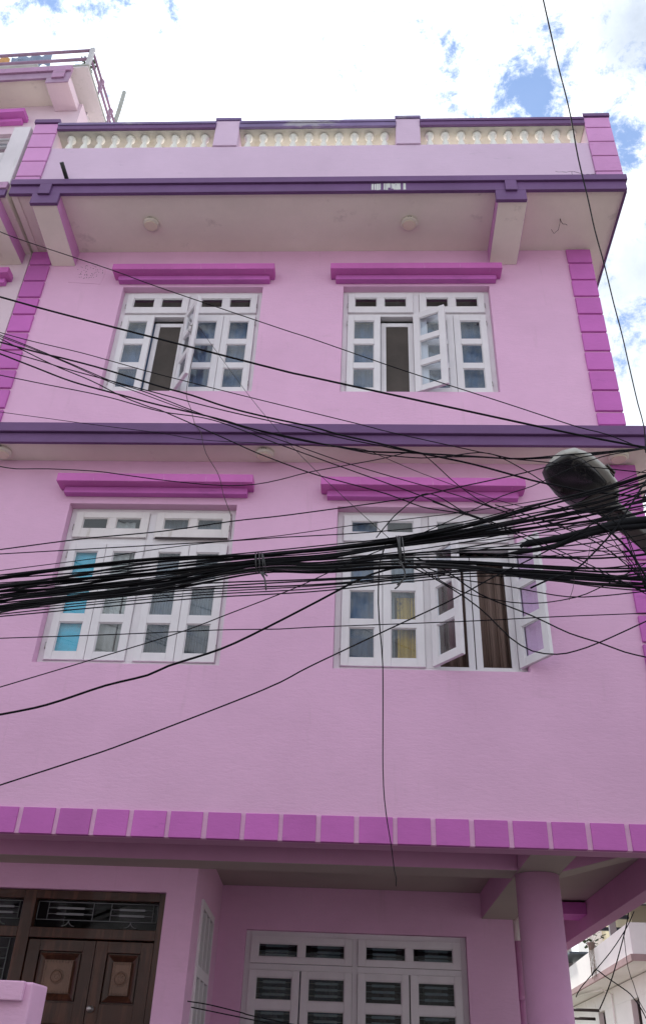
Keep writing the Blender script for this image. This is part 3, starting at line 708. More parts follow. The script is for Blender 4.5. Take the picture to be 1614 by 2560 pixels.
ceiling_light(-2.33, -.38, 9.199, LB+'under the roof slab above the upper left window')
ceiling_light(.435, -.37, 9.199, LB+'under the roof slab above the upper right window')
ceiling_light(-3.32, -.145, 6.274, LB+'cut by the left picture edge under the middle ledge')
ceiling_light(-.908, -.14, 6.274, LB+'under the middle ledge between the two lower windows')
ceiling_light(2.23, -.14, 6.274, LB+'with loose screws under the ledge behind the street lamp')
mb = MB(); mb.tube([(2.016, -.404, 9.199), (2.016, -.404, 9.17), (2.04, -.38, 9.15), (2.075, -.37, 9.16), (2.085, -.372, 9.14)], .003, 5)
mb.tube([(2.012, -.404, 9.199), (2.01, -.39, 9.16), (2.0, -.33, 9.12), (1.96, -.29, 9.11), (1.93, -.32, 9.14)], .0028, 5)
tag(mb.build('loose_wire', CABLEB), 'loose curled wire ends poking from the roof soffit near the right corner', 'wire')
# magenta hood glimpsed past the column
B(2.02, 2.287, 3.3, 3.7, 3.07, 3.18).build('side_hood', MAG, house)
B(1.502, 2.289, 4.7, 4.9, 0, 3.2).build('ground_wall', PINK, house)

# gate pier at bottom left
pier = empty('gate_pier', (-1.6, -1.53, 0)); tag(pier, 'lilac pink plastered gate pier with a jutting coping at the bottom left corner', 'gate pier')
B(-1.2, 0, .035, .27, 0, 1.938).build('pier_body', PINK, pier, .01)
B(-1.2, -.035, 0, .0345, 1.855, 1.94).build('coping', PINK, pier, .006)
B(1.15, 4.2, .05, .22, 0, 1.76).build('unseen_boundary_wall', PINK, pier, .006); B(-4, -1.201, .05, .22, 0, 1.76).build('unseen_boundary_wall', PINK, pier, .006)  # unseen walls added to block low light and darken the porch

# ------------------------------------------------------------------ neighbour house on the left (slightly turned)
nb = empty('neighbour_house', (-3.762, 0, 0), None, R(-2.2))
tag(nb, 'taller pink neighbouring house at the left edge with stained white parapet and roof railing', 'house')
holed_wall(MB(), -4.5, -.002, 0, 12.15, 0, .22, [(-1.9, -.82, 10.3, 11.55)]).build('front_wall', PALEP, nb)
B(-.24, -.042, .222, 7, 9.4, 12.33).build('side_wall', STAIN, nb)
B(-4.5, -.005, -.75, -.001, 9.17, 9.36).build('balcony_slab', CREAM, nb)
B(-4.5, -.005, -.785, -.751, 9.15, 9.255).build('balcony_fascia', PURP, nb, .004)
B(-4.5, -.005, -.80, -.7515, 9.257, 9.36).build('balcony_fascia', NMAUVE, nb, .004)
B(-.40, -.075, -.75, -.001, 9.0, 9.169).build('balcony_beam', CREAM, nb, .004)
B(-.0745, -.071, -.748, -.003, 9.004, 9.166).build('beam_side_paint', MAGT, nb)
B(-4.5, -.19, -.76, -.60, 9.361, 9.95).build('balcony_parapet', STAIN, nb, .006)
B(-.205, -.008, -.77, -.58, 9.361, 10.41).build('balcony_post', STAIN, nb, .006)
for z in (10.03, 10.17, 10.31): MB().tube([(-4.5, -.68, z), (-.206, -.68, z)], .018, 10).build('balcony_rail', RAILG, nb)
B(-4.5, -.20, -.001-.37, -.001, 12.15, 12.33).build('top_slab', CREAM, nb)
B(-4.5, .16, -.40, 7, 12.352, 12.39).build('roof_edge', CONC, nb, .006)
B(-4.49, .15, -.39, 7, 12.331, 12.3515).build('roof_soffit', STAIN, nb)
B(-.345, -.045, -.385, -.001, 12.0, 12.149).build('top_beam', PALEP, nb, .004)
mb = B(-4.5, -.04, -.40, -.372, 12.10, 12.225); mb.box(-.34, -.04, -.40, -.386, 11.99, 12.10); mb.build('top_fascia', RAILP, nb, .003)
mb = B(-4.5, -.04, -.425, -.372, 12.227, 12.33); mb.box(-.27, -.11, -.425, -.401, 12.07, 12.227); mb.build('top_fascia', NMAUVE, nb, .003)
hood(nb, -2.3, -.66, 11.87, .16, .07, MAG, .9); 
e = hood(nb, -2.0, -.115, 8.80, .14, .06, HOOD)
mb = MB(); mb.box(-1.899, -1.85, .08, .15, 10.3, 11.549); mb.box(-.87, -.821, .08, .15, 10.3, 11.549); mb.box(-1.85, -.87, .081, .149, 11.5, 11.549); mb.box(-1.85, -.87, .081, .149, 11.2, 11.25); mb.box(-1.38, -1.34, .082, .148, 10.3, 11.5)
mb.build('window_frame', WOODW, nb, .003)
for a, b in ((-1.85, -1.38), (-1.34, -.87)):
    B(a, b, .11, .115, 11.251, 11.499).build('pane', GLASS, nb); B(a, b, .11, .115, 10.3, 11.199).build('pane', GLASS, nb)
B(-1.95, -.75, .3, .32, 10.2, 11.6).build('window_backing', CURGR, nb)
# roof railing
mb = B(.10, .155, -.395, -.345, 12.386, 12.80).build('railing_post', RAILG, nb, .003)
for z, m in ((12.77, RAILP), (12.56, RAILP)): MB().tube([(-4.5, -.36, z-.03), (.10, -.37, z)], .022, 8).build('railing_rail', m, nb)
MB().tube([(-4.5, -.37, 12.455), (-.55, -.37, 12.475)], .018, 8).build('railing_rail', RAILG, nb)
for z in (12.60, 12.76): MB().tube([(.13, -.345, z), (.13, 5, z)], .018, 8).build('railing_rail', RAILP, nb)
kn = MB().lathe((0, 0, 0), [(.012, 0), (.015, .17), (.03, .19), (.036, .215), (.03, .24), (.014, .26), (.014, .33), (.034, .35), (.038, .375), (.03, .40), (.005, .41)], 10).mesh('railing_upright', RAILP)
for k in range(9):
    o = bpy.data.objects.new('railing_upright', kn); C.objects.link(o); o.parent = nb; o.location = (.13, .05+.42*k, 12.386)
# laundry, plants and pipe on the neighbour's roof
def cloth(pts, m, label, name, th=.006):
    (x0, z0), (x1, z1), (x2, z2), (x3, z3) = pts; mb = MB(); n = 22
    for k in range(n):
        a, b = k/n, (k+1)/n
        def q(t, top, o): 
            xa = (x0+(x1-x0)*t) if top else (x3+(x2-x3)*t); za = (z0+(z1-z0)*t+.012*math.sin(t*23)) if top else (z3+(z2-z3)*t+.015*math.sin(t*11))
            return (xa, -.22+.02*math.sin(t*19+(0 if top else 1))+o, za)
        mb.hexa([q(a, 1, 0), q(b, 1, 0), q(b, 0, 0), q(a, 0, 0)], [q(a, 1, th), q(b, 1, th), q(b, 0, th), q(a, 0, th)])
    return tag(mb.build(name, m), label, 'cloth')
cloth([(-4.83, 12.92), (-4.29, 13.0), (-4.27, 12.72), (-4.80, 12.66)], CLB, 'grey blue towel drying behind the roof railing at the top left', 'towel')
cloth([(-5.6, 12.86), (-4.85, 12.91), (-4.82, 12.66), (-5.6, 12.60)], CLO, 'orange and pink cloth drying at the very left of the roof railing', 'towel')
def plant(name, c, h, n, spread, label, leaf=.06, seed=0, pot=True, group=None):
    rr = random.Random(seed); e = empty(name, c); tag(e, label, 'plant', group)
    mb = MB(); st = MB()
    for k in range(n):
        a = rr.uniform(0, 2*PI); r_ = spread*rr.random()**.6; p = Vector((r_*math.cos(a), r_*math.sin(a), rr.uniform(.25, 1)*h))
        if k % 4 == 0: st.tube([(0, 0, .05), tuple(p*.6+Vector((0, 0, .1*h))), tuple(p)], .003, 4)
        d = Vector((rr.uniform(-1, 1), rr.uniform(-1, 1), rr.uniform(-.4, .8))).normalized()*leaf*rr.uniform(.6, 1.3); s = d.cross(Vector((0, 0, 1))).normalized()*leaf*.28
        mb.poly([p, p+d*.5+s, p+d, p+d*.5-s])
    mb.build('foliage', LEAF, e); st.build('stem', DRY, e)
    if pot: MB().lathe((0, 0, 0), [(.05, 0), (.075, .12), (.08, .13)], 12).build('pot', DPINK, e)
    return e
for i, (y, t) in enumerate(((-.2, 'nearest the railing corner post'), (.75, 'in the middle of the side railing'), (1.6, 'furthest back along the side railing'))):
    plant('rooftop_plant', (-3.74, y, 12.386), .42, 70, .10, 'small leafy pot plant '+t+' on the neighbour roof', .05, i, True, 'pot plants along the neighbour roof railing')
tube_thing('roof_pipe', [tuple(at(u, v, 1.5)) for u, v in ((311, 230.7), (298, 275), (285.6, 312), (262, 390))], .035, CONC, 'bare grey vent pipe sticking up behind the roof at the upper left', 'pipe', 12)

# ------------------------------------------------------------------ white house at lower right, behind
wh = empty('white_house', (4.295, 9.0, 0), None, R(-3.4)); tag(wh, 'white house with dull pink ledge and tall dark windows at lower right', 'house')
B(0, 6, 0, 10, 3.40, 3.86).build('parapet', WHITEH, wh, .01)
mb = B(-.04, 6, -.04, -.001, 3.305, 3.3995); mb.box(-.04, -.001, -.001, 10, 3.305, 3.3995); mb.build('ledge', DPINK, wh)
B(0, 6, 0, 10, 3.32, 3.3995).build('ledge_soffit', WHITEH, wh)
B(.5, 6, .5, 10, 3.0, 3.304).build('upper_wall', WHITEH, wh)
# side wall with two tall windows, local y runs back
hl = [(2.29, 2.99, 1.4, 3.08), (5.67, 6.42, 1.4, 3.08)]
mb = MB(); holed_wall(mb, .5, 10, 0, 2.998, 0, .25, [(a, b, c, d-.09) for a, b, c, d in hl])
mb.v = [(.5+y, x, z) for x, y, z in mb.v]; mb.build('side_wall', WHITEH, wh)
B(.751, 6, .5, .75, 0, 2.998).build('front_wall', WHITEH, wh)
for a, b, c, d in hl:
    d -= .09; w_ = empty('window', (.5, a, c), wh); W = b-a; H = d-c
    mb = MB(); mb.box(.10, .16, .001, .06, 0, H-.001); mb.box(.10, .16, W-.06, W-.001, 0, H-.001); mb.box(.101, .159, .06, W-.06, H-.07, H-.001); mb.box(.101, .159, .06, W-.06, 0, .05); mb.box(.102, .158, W*.4, W*.4+.04, .05, H-.07)
    mb.build('frame', DWOOD, w_); B(.13, .135, .06, W-.06, .05, H-.07).build('pane', GLASSD, w_)
    B(.3, .33, -.1, W+.1, -.1, H+.08).build('blind', CURGR, w_)
MB().tube([(.47, 4.54, .5), (.47, 4.54, 3.2), (.30, 4.6, 3.28), (.1, 6.5, 3.29)], .018, 6).build('conduit', WHITEH, wh)
for (z, l_) in ((3.02, 1.0), (2.86, .5)): MB().tube([(-.1, 6.3, z), (-.1+l_, 6.3, z)], .03, 6).build('bracket_bar', DWOOD, wh)
# rooftop clutter of the white house
B(.6, 3.2, 2.4, 6.0, 3.861, 4.5).build('roof_room', YWALL, wh); B(.3, .62, 5.4, 6.8, 3.861, 5.2).build('roof_wall', WHITEH, wh)
for y in (2.0, 7.3): B(.10, .22, y, y+.1, 3.861, 5.0).build('roof_post', LAMPG, wh)
mb = MB()
for k in range(26): mb.box(-.3, 4, -.9+k*.2, -.9+k*.2+.19, 4.62+.02*(k % 2), 4.65+.02*(k % 2))
mb.build('awning_sheet', SHEET, wh); B(-.2, 4, 1.2, 1.34, 4.35, 4.5).build('awning_beam', WHITEH, wh); B(-.1, 4, 2.6, 2.7, 4.3, 4.36).build('awning_beam', SHEET, wh); B(-.2, 4, 3.4, 3.5, 4.2, 4.26).build('awning_beam', SHEET, wh)
B(-.1, .9, 5.6, 7.6, 4.03, 4.07).build('small_canopy', SHEET, wh)
wm = nb and wh.matrix_basis
def wpt(x, y, z): return Matrix.Translation((4.295, 9, 0)) @ Matrix.Rotation(R(-3.4), 4, 'Z') @ Vector((x, y, z))
e = plant('spiky_plant', tuple(wpt(.02, 3.6, 3.87)), .32, 40, .22, 'spiky green potted plant standing on the white house parapet', .16, 11)
mb = MB(); rr = random.Random(4)
for k in range(16):
    y0 = 3.1+rr.uniform(-.25, .35); p = [wpt(-.05, y0, 3.95)]
    for j in range(9): p.append(wpt(-.06-.01*rr.random(), y0+rr.uniform(-.05, .05), 3.87-j*.065*rr.uniform(.8, 1.1)))
    mb.tube(p, .0035, 4)
tag(mb.build('dry_creeper', DRY), 'dry creeper stems trailing down the white house parapet', 'creeper', None, None)

# ------------------------------------------------------------------ street lamp
lampo = empty('street_lamp', (1.50, -1.80, 4.585)); tag(lampo, 'grey street lamp head with a dark bowl seen from below at the right edge', 'street lamp')
axis = Vector((-.27, -.22, .13)).normalized()          # towards the tip
nrm = Vector((-.80, -.75, -.66)); nrm = (nrm-axis*nrm.dot(axis)).normalized(); lat = axis.cross(nrm)
sgn = 1 if -(lat.dot(RT)+lat.dot(UP)) > 0 else -1
def sec(t, wd, h0, h1, n=22, sh=0):
    o = []
    for j in range(n):
        a = 2*PI*j/n; c_, s_ = math.cos(a), math.sin(a); e_ = .75
        x_ = math.copysign(abs(c_)**e_, c_)*wd; y_ = math.copysign(abs(s_)**e_, s_); y_ = y_*h1 if y_ > 0 else y_*h0
        o.append(axis*t+lat*(x_+sh*sgn)+nrm*y_)
    return o
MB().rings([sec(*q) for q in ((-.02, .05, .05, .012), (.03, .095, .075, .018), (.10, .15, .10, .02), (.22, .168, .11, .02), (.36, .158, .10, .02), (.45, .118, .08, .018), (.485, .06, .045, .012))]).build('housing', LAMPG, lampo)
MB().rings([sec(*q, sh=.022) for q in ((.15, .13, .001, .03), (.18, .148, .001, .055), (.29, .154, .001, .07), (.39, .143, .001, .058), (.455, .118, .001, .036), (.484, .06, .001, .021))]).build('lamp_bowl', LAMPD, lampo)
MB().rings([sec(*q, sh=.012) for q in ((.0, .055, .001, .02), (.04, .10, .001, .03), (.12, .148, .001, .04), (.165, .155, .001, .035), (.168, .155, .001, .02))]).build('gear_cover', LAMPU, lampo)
T = Matrix((lat, axis, nrm)).transposed().to_4x4()
MB().box(.125, .165, .16, .20, -.045, -.02, T).box(.155, .175, .165, .24, -.055, -.04, T).build('clip', CABLEB, lampo)
arm_end = Vector((.52, .28, -.30)); ad = arm_end.normalized(); al = ad.cross(Vector((0, 0, 1))).normalized(); an = al.cross(ad)
T2 = Matrix((ad, al, an)).transposed().to_4x4()
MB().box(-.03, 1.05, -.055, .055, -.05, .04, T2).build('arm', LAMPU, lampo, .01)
for k in range(4): MB().box(.02+k*.21, .20+k*.21, -.075, .04, .042, .06, T2).build('arm_plate', LAMPG, lampo, .004)
MB().lathe((0, 0, 0), [(.13, -4.585), (.11, .85)], 20, T=Matrix.Translation((.96, .42, 0))).build('pole', CONC, lampo)
mb = MB()
for k in range(5): mb.tube([(.0+.01*k, -.03, -.04), (.03, -.06-.01*k, -.075), (.05+.012*k, -.04, -.05-.01*k), (.08, -.02, -.06)], .004, 5)
mb.build('lamp_leads', CABLEB, lampo)

# ------------------------------------------------------------------ cables
def straight(a, b, n=5): return [a+(b-a)*(k/n) for k in range(n)]
def cable(pts, r, label, Y=-2.1, Y2=None, m=CABLE, name='cable', group='loose cables strung across the facade', n=6, thin=None):
    us = [p[0] for p in pts]; P = []
    for i, p in enumerate(pts):
        t = i/(len(pts)-1); y = Y if Y2 is None else Y+(Y2-Y)*t
        if len(p) > 2: y = p[2]
        P.append(at(p[0], p[1], y))
    Q = smooth_path(P)
    # carry on beyond the picture: left along the street, right to the pole
    if pts[0][0] <= 2 and pts[0][1] > 3: Q = straight(Q[0]+(Q[0]-Q[2]).normalized()*6+Vector((0, 0, .1)), Q[0])+Q
    if pts[0][1] == 0: Q = straight(Q[0]+(P[0]-P[1])*4, Q[0])+Q
    if pts[-1][0] >= 1612: Q = Q+straight(Vector((2.40, -1.46, max(3.9, min(5.35, Q[-1].z+(Q[-1].z-Q[-3].z)*2)))), Q[-1])[::-1]
    rad = r if thin is None else [r+(thin-r)*k/(len(Q)-1) for k in range(len(Q))]
    o = MB().tube(Q, rad, n).build(name, m)
    return tag(o, label, 'cable', group)
cable([(0, 579), (55, 600), (277, 674), (397, 718), (700, 821), (780, 847), (1011, 927), (1258, 1006.6), (1439, 1066), (1516, 1086), (1614, 1125)], .0036, 'thin cable highest across the upper windows, sloping down to the right', -2.0)
cable([(0, 742), (138, 780), (397, 847), (700, 925), (780, 943), (1132, 1020), (1439, 1086), (1614, 1119)], .0072, 'thick paired black cable crossing both upper windows', -2.05)
cable([(0, 831), (79, 852.5), (200, 881), (292.5, 906.5), (400, 936.5), (627, 994), (900, 1061), (973, 1080), (1198, 1130), (1245, 1141), (1330, 1187), (1424, 1250), (1461, 1267), (1530, 1299), (1614, 1385)], .0032, 'thin cable passing under the upper right window then dropping behind the lamp head', -2.1)
cable([(0, 837), (79, 868), (169, 905.5), (232, 933), (284.6, 955), (358, 978), (400, 994), (522, 1042), (584, 1060), (683, 1083), (900, 1129), (954, 1137), (1052, 1145), (1122, 1140), (1198, 1131), (1243, 1139), (1286, 1148), (1330, 1152), (1614, 1182)], .0034, 'thin cable with a wavy stretch along the underside of the middle ledge', -2.15)
cable([(0, 855), (111, 885), (147.6, 893), (258, 922), (400, 966), (479, 988), (565, 1017), (663.5, 1042), (779, 1067), (850, 1087), (945, 1108), (1040, 1130.6), (1182, 1160.6), (1330, 1201), (1379, 1211), (1465, 1229), (1527, 1234), (1614, 1245)], .0058, 'thick black cable sagging from the left quoin down across the lamp bowl', -2.2)
cable([(0, 846), (126.5, 909), (226.6, 951), (305.7, 991), (377, 1018.5), (400, 1025), (489, 1063.5), (584.5, 1106), (644, 1133), (769, 1180), (850, 1203), (967, 1235), (1033, 1260), (1071, 1271), (1144, 1282), (1217, 1301), (1290, 1330)], .0036, 'cable falling steeply past the middle ceiling light to the bundle', -2.1)
cable([(0, 873.5), (116, 906.5), (158, 919.7), (284.6, 954), (400, 984.5), (551.5, 1024), (700, 1058), (850, 1094), (954, 1115), (1084, 1140), (1166, 1142), (1300, 1146), (1412, 1137), (1614, 1121)], .0038, 'cable running level along the soffit to the pole above the lamp', -2.15)
cable([(0, 884), (87, 918), (184.5, 955), (311, 989.5), (400, 1013), (538, 1045), (631, 1072), (749, 1100), (850, 1117), (926, 1129), (1024, 1132), (1166, 1140), (1300, 1147), (1432, 1140), (1569, 1124.5), (1614, 1120)], .0055, 'thick cable starting on the left quoin below the paired one, ending above the lamp', -2.05)
cable([(0, 937.6), (105, 959), (263.5, 991), (400, 1028), (532, 1050), (690, 1108), (850, 1166), (1040, 1235), (1166, 1286), (1250, 1312)], .0034, 'cable from mid left passing below the upper left window sill', -2.2)
cable([(0, 841), (79, 871), (169, 908), (270, 953), (360, 986), (470, 1026), (600, 1066), (723, 1108), (848, 1152), (970, 1189), (1122, 1232), (1198, 1257), (1270, 1282)], .0030, 'thin cable crossing just right of the middle ceiling light', -2.0)
cable([(0, 1029.8), (230.6, 1061), (396.6, 1082), (509, 1100), (683, 1109), (850, 1118), (910, 1124), (945, 1137), (1040, 1178), (1150, 1219), (1245, 1251), (1330, 1273)], .0022, 'hair thin cable lying over the purple ledge at the left', -1.9)
cable([(484, 884), (472, 942), (466, 988), (479, 1027), (487, 1060), (502, 1080), (507, 1106), (515, 1133), (532, 1162), (542, 1178), (551.5, 1202), (558, 1235), (571, 1271), (579.5, 1300), (576, 1348)], .0030, 'kinked dark wire dangling from the open upper left sash to the lower window', -.35, m=CABLEB, name='hanging_wire', group=None)
cable([(495.5, 815), (532, 866), (624, 991), (706, 1090), (746, 1133), (805, 1192), (888, 1270), (970, 1344)], .0020, 'straight thin wire slanting from the upper left window to the cable tie', -.5, -2.25, m=CABLE2, group=None)
cable([(0, 1166), (41.5, 1172), (120, 1172), (240, 1178), (295, 1185), (396.6, 1199), (500, 1210), (572, 1214), (637, 1211), (700, 1199), (769, 1181), (850, 1166), (957, 1146), (1005, 1134), (1046, 1131), (1078, 1153), (1144, 1213), (1214, 1260), (1267, 1281)], .0032, 'drooping cable over the lower left window hood that rises then drops on the right', -1.9)
cable([(0, 1374), (207.5, 1347), (406, 1328), (581, 1303), (700, 1290), (850, 1270), (976.5, 1252), (1046, 1241), (1147, 1217.5), (1286, 1187.5), (1403, 1157.5), (1457, 1142), (1569, 1126.5), (1614, 1121)], .0036, 'cable rising to the right across the lower left window fanlights and over the lamp', -2.25)
cable([(0, 1385), (369, 1364), (572, 1352.7), (700, 1343.5), (760, 1340.6), (944, 1329), (1160, 1304), (1330, 1262), (1614, 1205)], .0030, 'nearly level thin cable just above the bundle at the lower left window', -2.3)
cable([(0, 1426.5), (230.6, 1397), (452, 1365), (700, 1339), (876, 1314), (1013, 1298), (1160, 1280), (1330, 1254), (1424, 1237), (1486, 1227), (1614, 1175)], .0024, 'hair thin cable rising over the first bundle tie', -2.2)
cable([(0, 1595.7), (277, 1586.5), (544, 1575), (700, 1572.6), (780, 1568), (1164.6, 1553), (1384, 1542), (1614, 1533)], .0028, 'level thin cable crossing the bottom panes of both lower windows', -2.1)
cable([(0, 1718), (253.6, 1642), (447, 1582), (576, 1533), (700, 1485), (760, 1460), (876, 1406), (992, 1359), (1050, 1335), (1160, 1285), (1251.6, 1241), (1330, 1215), (1416, 1175), (1503, 1142), (1614, 1121)], .0028, 'thin cable rising steadily from lower left through the bundle to the lamp', -2.35)
cable([(0, 1786.6), (86, 1770), (151.5, 1751.6), (263.5, 1714), (369, 1688), (421.6, 1664.7), (553, 1622), (659, 1572.5), (800, 1500), (897, 1448.6), (955, 1427.6), (1005, 1415)], .0056, 'thick wavy cable climbing from lower left under the left window to the tie', -2.3)
cable([(0, 1963), (197.6, 1898.6), (329, 1852.5), (659, 1724), (777, 1664.7), (972, 1572.5), (1131.6, 1498), (1236, 1440.6), (1325, 1398), (1422, 1347), (1480, 1309.6), (1585, 1245.5), (1614, 1225)], .0034, 'lowest long cable rising from the bottom left wall to the pole', -2.4)
cable([(970, 1344), (955, 1385), (947.6, 1418.7), (945, 1506.6), (950, 1583.5), (956, 1660), (956.6, 1800), (956.6, 1921.6), (960.5, 2000), (969, 2064), (977, 2112), (985, 2175), (990, 2196), (989, 2216)], .0040, 'black cable end hanging straight down from the bundle past the pink wall', -2.2, m=CABLE, name='hanging_wire', group=None, thin=.0018)
cable([(1005, 1412), (1026, 1418), (1065.7, 1435.5), (1160, 1492), (1219.5, 1539.5), (1274.5, 1594.5), (1329.4, 1627.4), (1390, 1635.7), (1439, 1627), (1500, 1605), (1614, 1553)], .0034, 'deeply sagging cable under the open lower right sash', -2.3)
cable([(1040, 1395), (1109.6, 1424), (1197.5, 1484.6), (1329, 1539.5), (1423, 1583.5), (1494, 1605.5), (1560, 1630), (1614, 1643)], .0036, 'cable running down to the right below the open lower right sash', -2.25)
cable([(1030, 1405), (1066, 1430), (1150, 1478), (1247, 1501), (1302, 1507.6), (1362, 1506.6), (1439, 1493), (1489, 1473.6), (1549, 1443), (1614, 1408)], .0028, 'shallow sagging cable across the brown curtain', -2.2)
cable([(940, 1344), (985, 1290), (1040, 1245), (1065, 1234), (1092, 1240), (1130, 1262), (1175, 1290), (1215, 1302)], .0032, 'looping cable that humps over the lower right window hood', -2.25)
cable([(1356.8, 0, -3.4), (1393, 160.5, -3.1), (1411.6, 232.6, -3.0), (1425.6, 293, -2.9), (1444, 395, -2.75), (1467.5, 493, -2.6), (1486, 577, -2.5), (1509, 660.6, -2.4), (1532.6, 758, -2.3), (1553.5, 837, -2.2), (1574.5, 930, -2.1), (1593, 1009.5, -2.0), (1609, 1070, -1.9), (1612, 1130, -1.85)], .0052, 'cable dropping steeply against the sky on the right past the roof corner', m=CABLE2, group=None, thin=.0034)
cable([(995, 1395), (1060, 1418), (1150, 1448), (1250, 1462), (1330, 1478), (1420, 1492), (1500, 1490), (1614, 1478)], .0030, 'thin cable swinging under the right end of the bundle', -2.3)
cable([(1325, 1470), (1380, 1445), (1432, 1428), (1480, 1385), (1530, 1330), (1558, 1290), (1614, 1200)], .0046, 'dark cable slanting up to the pole right of the open sash', -2.4)
cable([(1478, 1300), (1530, 1335), (1570, 1375), (1600, 1420), (1630, 1470)], .0060, 'thick cable dropping to the right edge below the lamp arm', -2.4)
cable([(1541, 1285), (1560, 1330), (1585, 1400), (1614, 1480)], .0026, 'thin wire falling from the lamp arm to the right edge', -2.35)
cable([(1485, 1337), (1474, 1365), (1468, 1400), (1460, 1428)], .0014, 'short hair thin wire end dangling in the middle of the tangle on the right', -2.35, name='hanging_wire', group=None, m=CABLEB)
cable([(1433, 1428), (1434, 1450), (1430, 1475), (1421, 1500)], .0014, 'short wire end hanging below the tangle beside the open lower right sash', -2.35, name='hanging_wire', group=None, m=CABLEB)
# crossing lines in front of the right half
rb = random.Random(21)
for k in range(7):
    o1 = rb.uniform(-12, 12); s0 = 1080+k*52
    pts = [(s0, 1262+o1+k*2), (s0+150, 1318+o1), (s0+270, 1372+o1), (s0+380, 1418+o1+rb.uniform(-10, 10)), (min(1614, s0+520), 1478+o1+rb.uniform(-16, 16))]
    if pts[-1][0] >= 1614: pts[-1] = (1614, pts[-1][1])
    pts = [p for p in pts[:-1] if p[0] < 1590]+[pts[-1]]
    cable(pts, rb.uniform(.0022, .0034), ('leftmost', 'second from the left', 'third from the left', 'middle', 'third from the right', 'second from the right', 'rightmost')[k]+' of seven thin cables slanting down right through the tangle', rb.uniform(-2.5, -2.35), group='thin cables slanting down through the tangle')
for k in range(6):
    o1 = -16+k*6.5; v = [1524, 1500, 1477, 1463, 1446, 1430, 1438, 1452]; us = [0, 250, 500, 780, 1000, 1200, 1400, 1614]
    cable([(u, q+o1*(1 if u < 900 else .5)+rb.uniform(-2, 2)) for u, q in zip(us, v)], rb.uniform(.0026, .0040), ('topmost', 'second from the top', 'third from the top', 'third from the bottom', 'second from the bottom', 'lowest')[k]+' of six thin cables strung just below the bundle', rb.uniform(-2.45, -2.3), group='thin cables strung just below the bundle')
# wires low down by the side window, and wires in the alley
cable([(469, 2503), (524, 2512), (609, 2533), (628, 2539), (800, 2575)], .004, 'upper of the thin cables crossing the ground floor window at the bottom edge', .9, 1.4, group='cables at the bottom edge')
cable([(478, 2518), (628, 2549), (760, 2578)], .004, 'lower of the thin cables crossing the ground floor window at the bottom edge', .95, 1.4, group='cables at the bottom edge')
def alley(pts, label, r=.006, Y=4.0): cable([(1380+u*.15415, 2240+v*.15415) for u, v in pts], r, label, Y, group='cables in the alley beside the white house')
alley([(1240, 200), (1180, 540), (1000, 1210), (880, 1560), (760, 1840)], 'alley cable falling steeply to the left over the white house ledge')
alley([(1320, 250), (1200, 510), (960, 880), (690, 1210), (450, 1500), (380, 1640)], 'alley cable running down left to the wall brackets', .005)
alley([(640, 1290), (700, 1190), (850, 1300), (1200, 1540), (1300, 1640), (1430, 1820), (1518, 1990)], 'alley cable curving down right across the tall window', .006)
alley([(1150, 600), (1220, 1150), (1310, 1420), (1400, 1700), (1518, 1900)], 'hair thin alley wire on the right over the tall window', .0035)

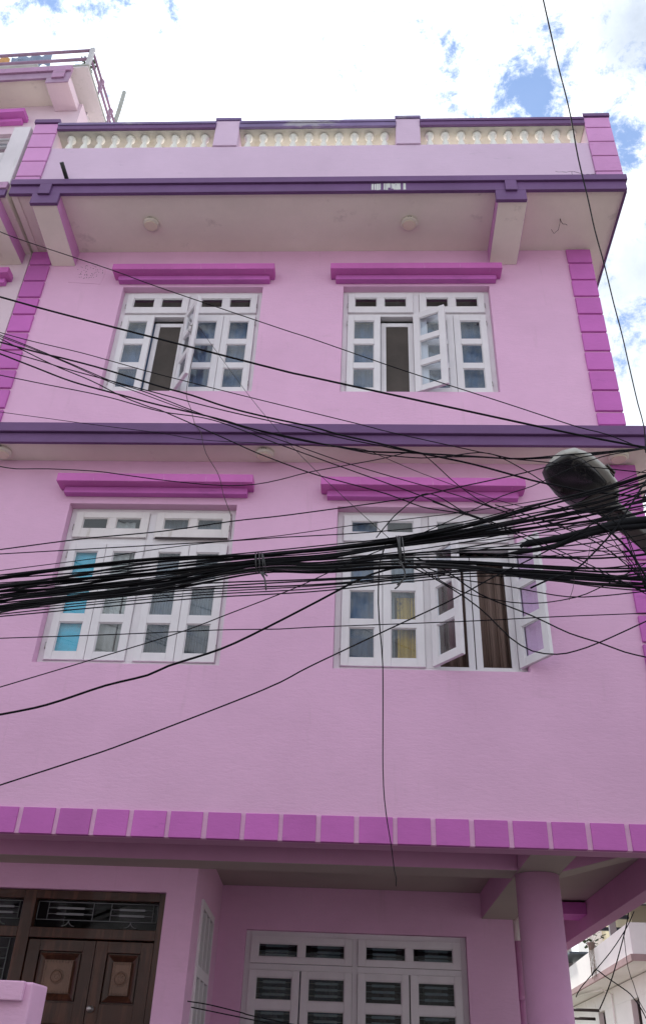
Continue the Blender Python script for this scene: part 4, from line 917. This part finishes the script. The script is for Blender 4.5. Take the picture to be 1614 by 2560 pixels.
# ------------------------------------------------------------------ main bundle
bun = empty('cable_bundle', tuple(at(800, 1400, -2.3))); tag(bun, 'thick tied bundle of black cables sweeping across both lower windows', 'cable bundle')
org = bun.location.copy()
US = [-90, 0, 160, 400, 648, 800, 990, 1160, 1330, 1500, 1625, 1700]
GA = ([1478, 1466, 1448, 1421, 1395, 1382, 1357, 1330, 1297, 1262, 1225, 1200], [30, 27, 27, 27, 15, 17, 13, 19, 30, 40, 50, 56])
GB = ([1545, 1516, 1492, 1464, 1424, 1422, 1411, 1414, 1432, 1444, 1442, 1440], [20, 20, 17, 14, 8, 10, 9, 10, 18, 26, 34, 40])
GC = ([1500, 1492, 1474, 1448, 1408, 1406, 1388, 1374, 1358, 1345, 1325, 1310], [36, 33, 26, 16, 9, 9, 7, 18, 34, 48, 58, 64])
rb = random.Random(8)
def strand(G, off, r, amp, m):
    P = []
    ph = rb.uniform(0, 6.28); y0 = -2.3+rb.uniform(-.05, .05)
    for u, c_, w_ in zip(US, *G):
        o_ = max(-1.05, min(1.05, off+amp*math.sin(ph+u*.0052)+rb.uniform(-.12, .12)*amp*2))
        y = y0 if not (600 < u < 1010) else -2.3+(y0+2.3)*.5
        P.append(at(u, c_+w_*o_, y)-org)
    Q = smooth_path(P, 12)
    Q = straight(Q[0]+(Q[0]-Q[3]).normalized()*6, Q[0])+Q+straight(Vector((2.42, -1.46, Q[-1].z+org.z))-org, Q[-1])[::-1]
    MB().tube(Q, r, 6).build('strand', m, bun)
for k in range(18): strand(GA, -1+2*k/17, rb.choice((.0028, .0034, .004, .005, .0062)), .28, rb.choice((CABLE, CABLE, CABLE2)))
for k in range(14): strand(GB, -1+2*k/13, rb.choice((.003, .0036, .0042, .005)), .3, rb.choice((CABLE, CABLE, CABLE2)))
for k in range(12): strand(GC, -1+2*k/11, rb.choice((.0025, .003, .0038, .005)), .5, rb.choice((CABLE, CABLE2)))
for pts, r_ in (([(1300, 1366), (1318, 1359), (1400, 1345), (1480, 1325), (1560, 1306), (1660, 1296)], [.010, .019, .019, .02, .022, .022]),
                ([(1240, 1388), (1328, 1376), (1390, 1364), (1440, 1344), (1530, 1322), (1660, 1312)], [.006, .012, .014, .016, .016, .016])):
    Q = smooth_path([at(u, v, -2.38)-org for u, v in pts], 5); n_ = len(Q)
    MB().tube(Q, [r_[min(len(r_)-1, int(i/(n_-1)*(len(r_)-1)+.5))] for i in range(n_)], 10).build('splice_sleeve', CABLE, bun)
def tie(u, v0, v1, tail):
    mb = MB()
    for k in range(4):
        du = rb.uniform(-8, 8); P = []
        for j in range(13):
            a = 2*PI*j/12; vv = (v0+v1)/2-(v1-v0)/2*math.cos(a); P.append(at(u+du+5*math.sin(a*.5+k)+(vv-v0)*.12, vv, -2.3-.075*math.sin(a))-org)
        mb.tube(P, .0032, 5)
    for t_ in tail: mb.tube(smooth_path([at(a, b, -2.4)-org for a, b in t_], 6), .0042, 5)
    mb.build('cable_tie', TIE, bun)
tie(647, 1382, 1432, [[(655, 1430), (662, 1450), (665, 1475)], [(655, 1430), (668, 1440)], [(650, 1430), (660, 1444)]])
tie(994, 1340, 1412, [[(1000, 1402), (1012, 1432), (1008, 1446), (995, 1465), (986, 1472)], [(994, 1405), (1008, 1418), (1012, 1436), (1006, 1450), (992, 1462)]])
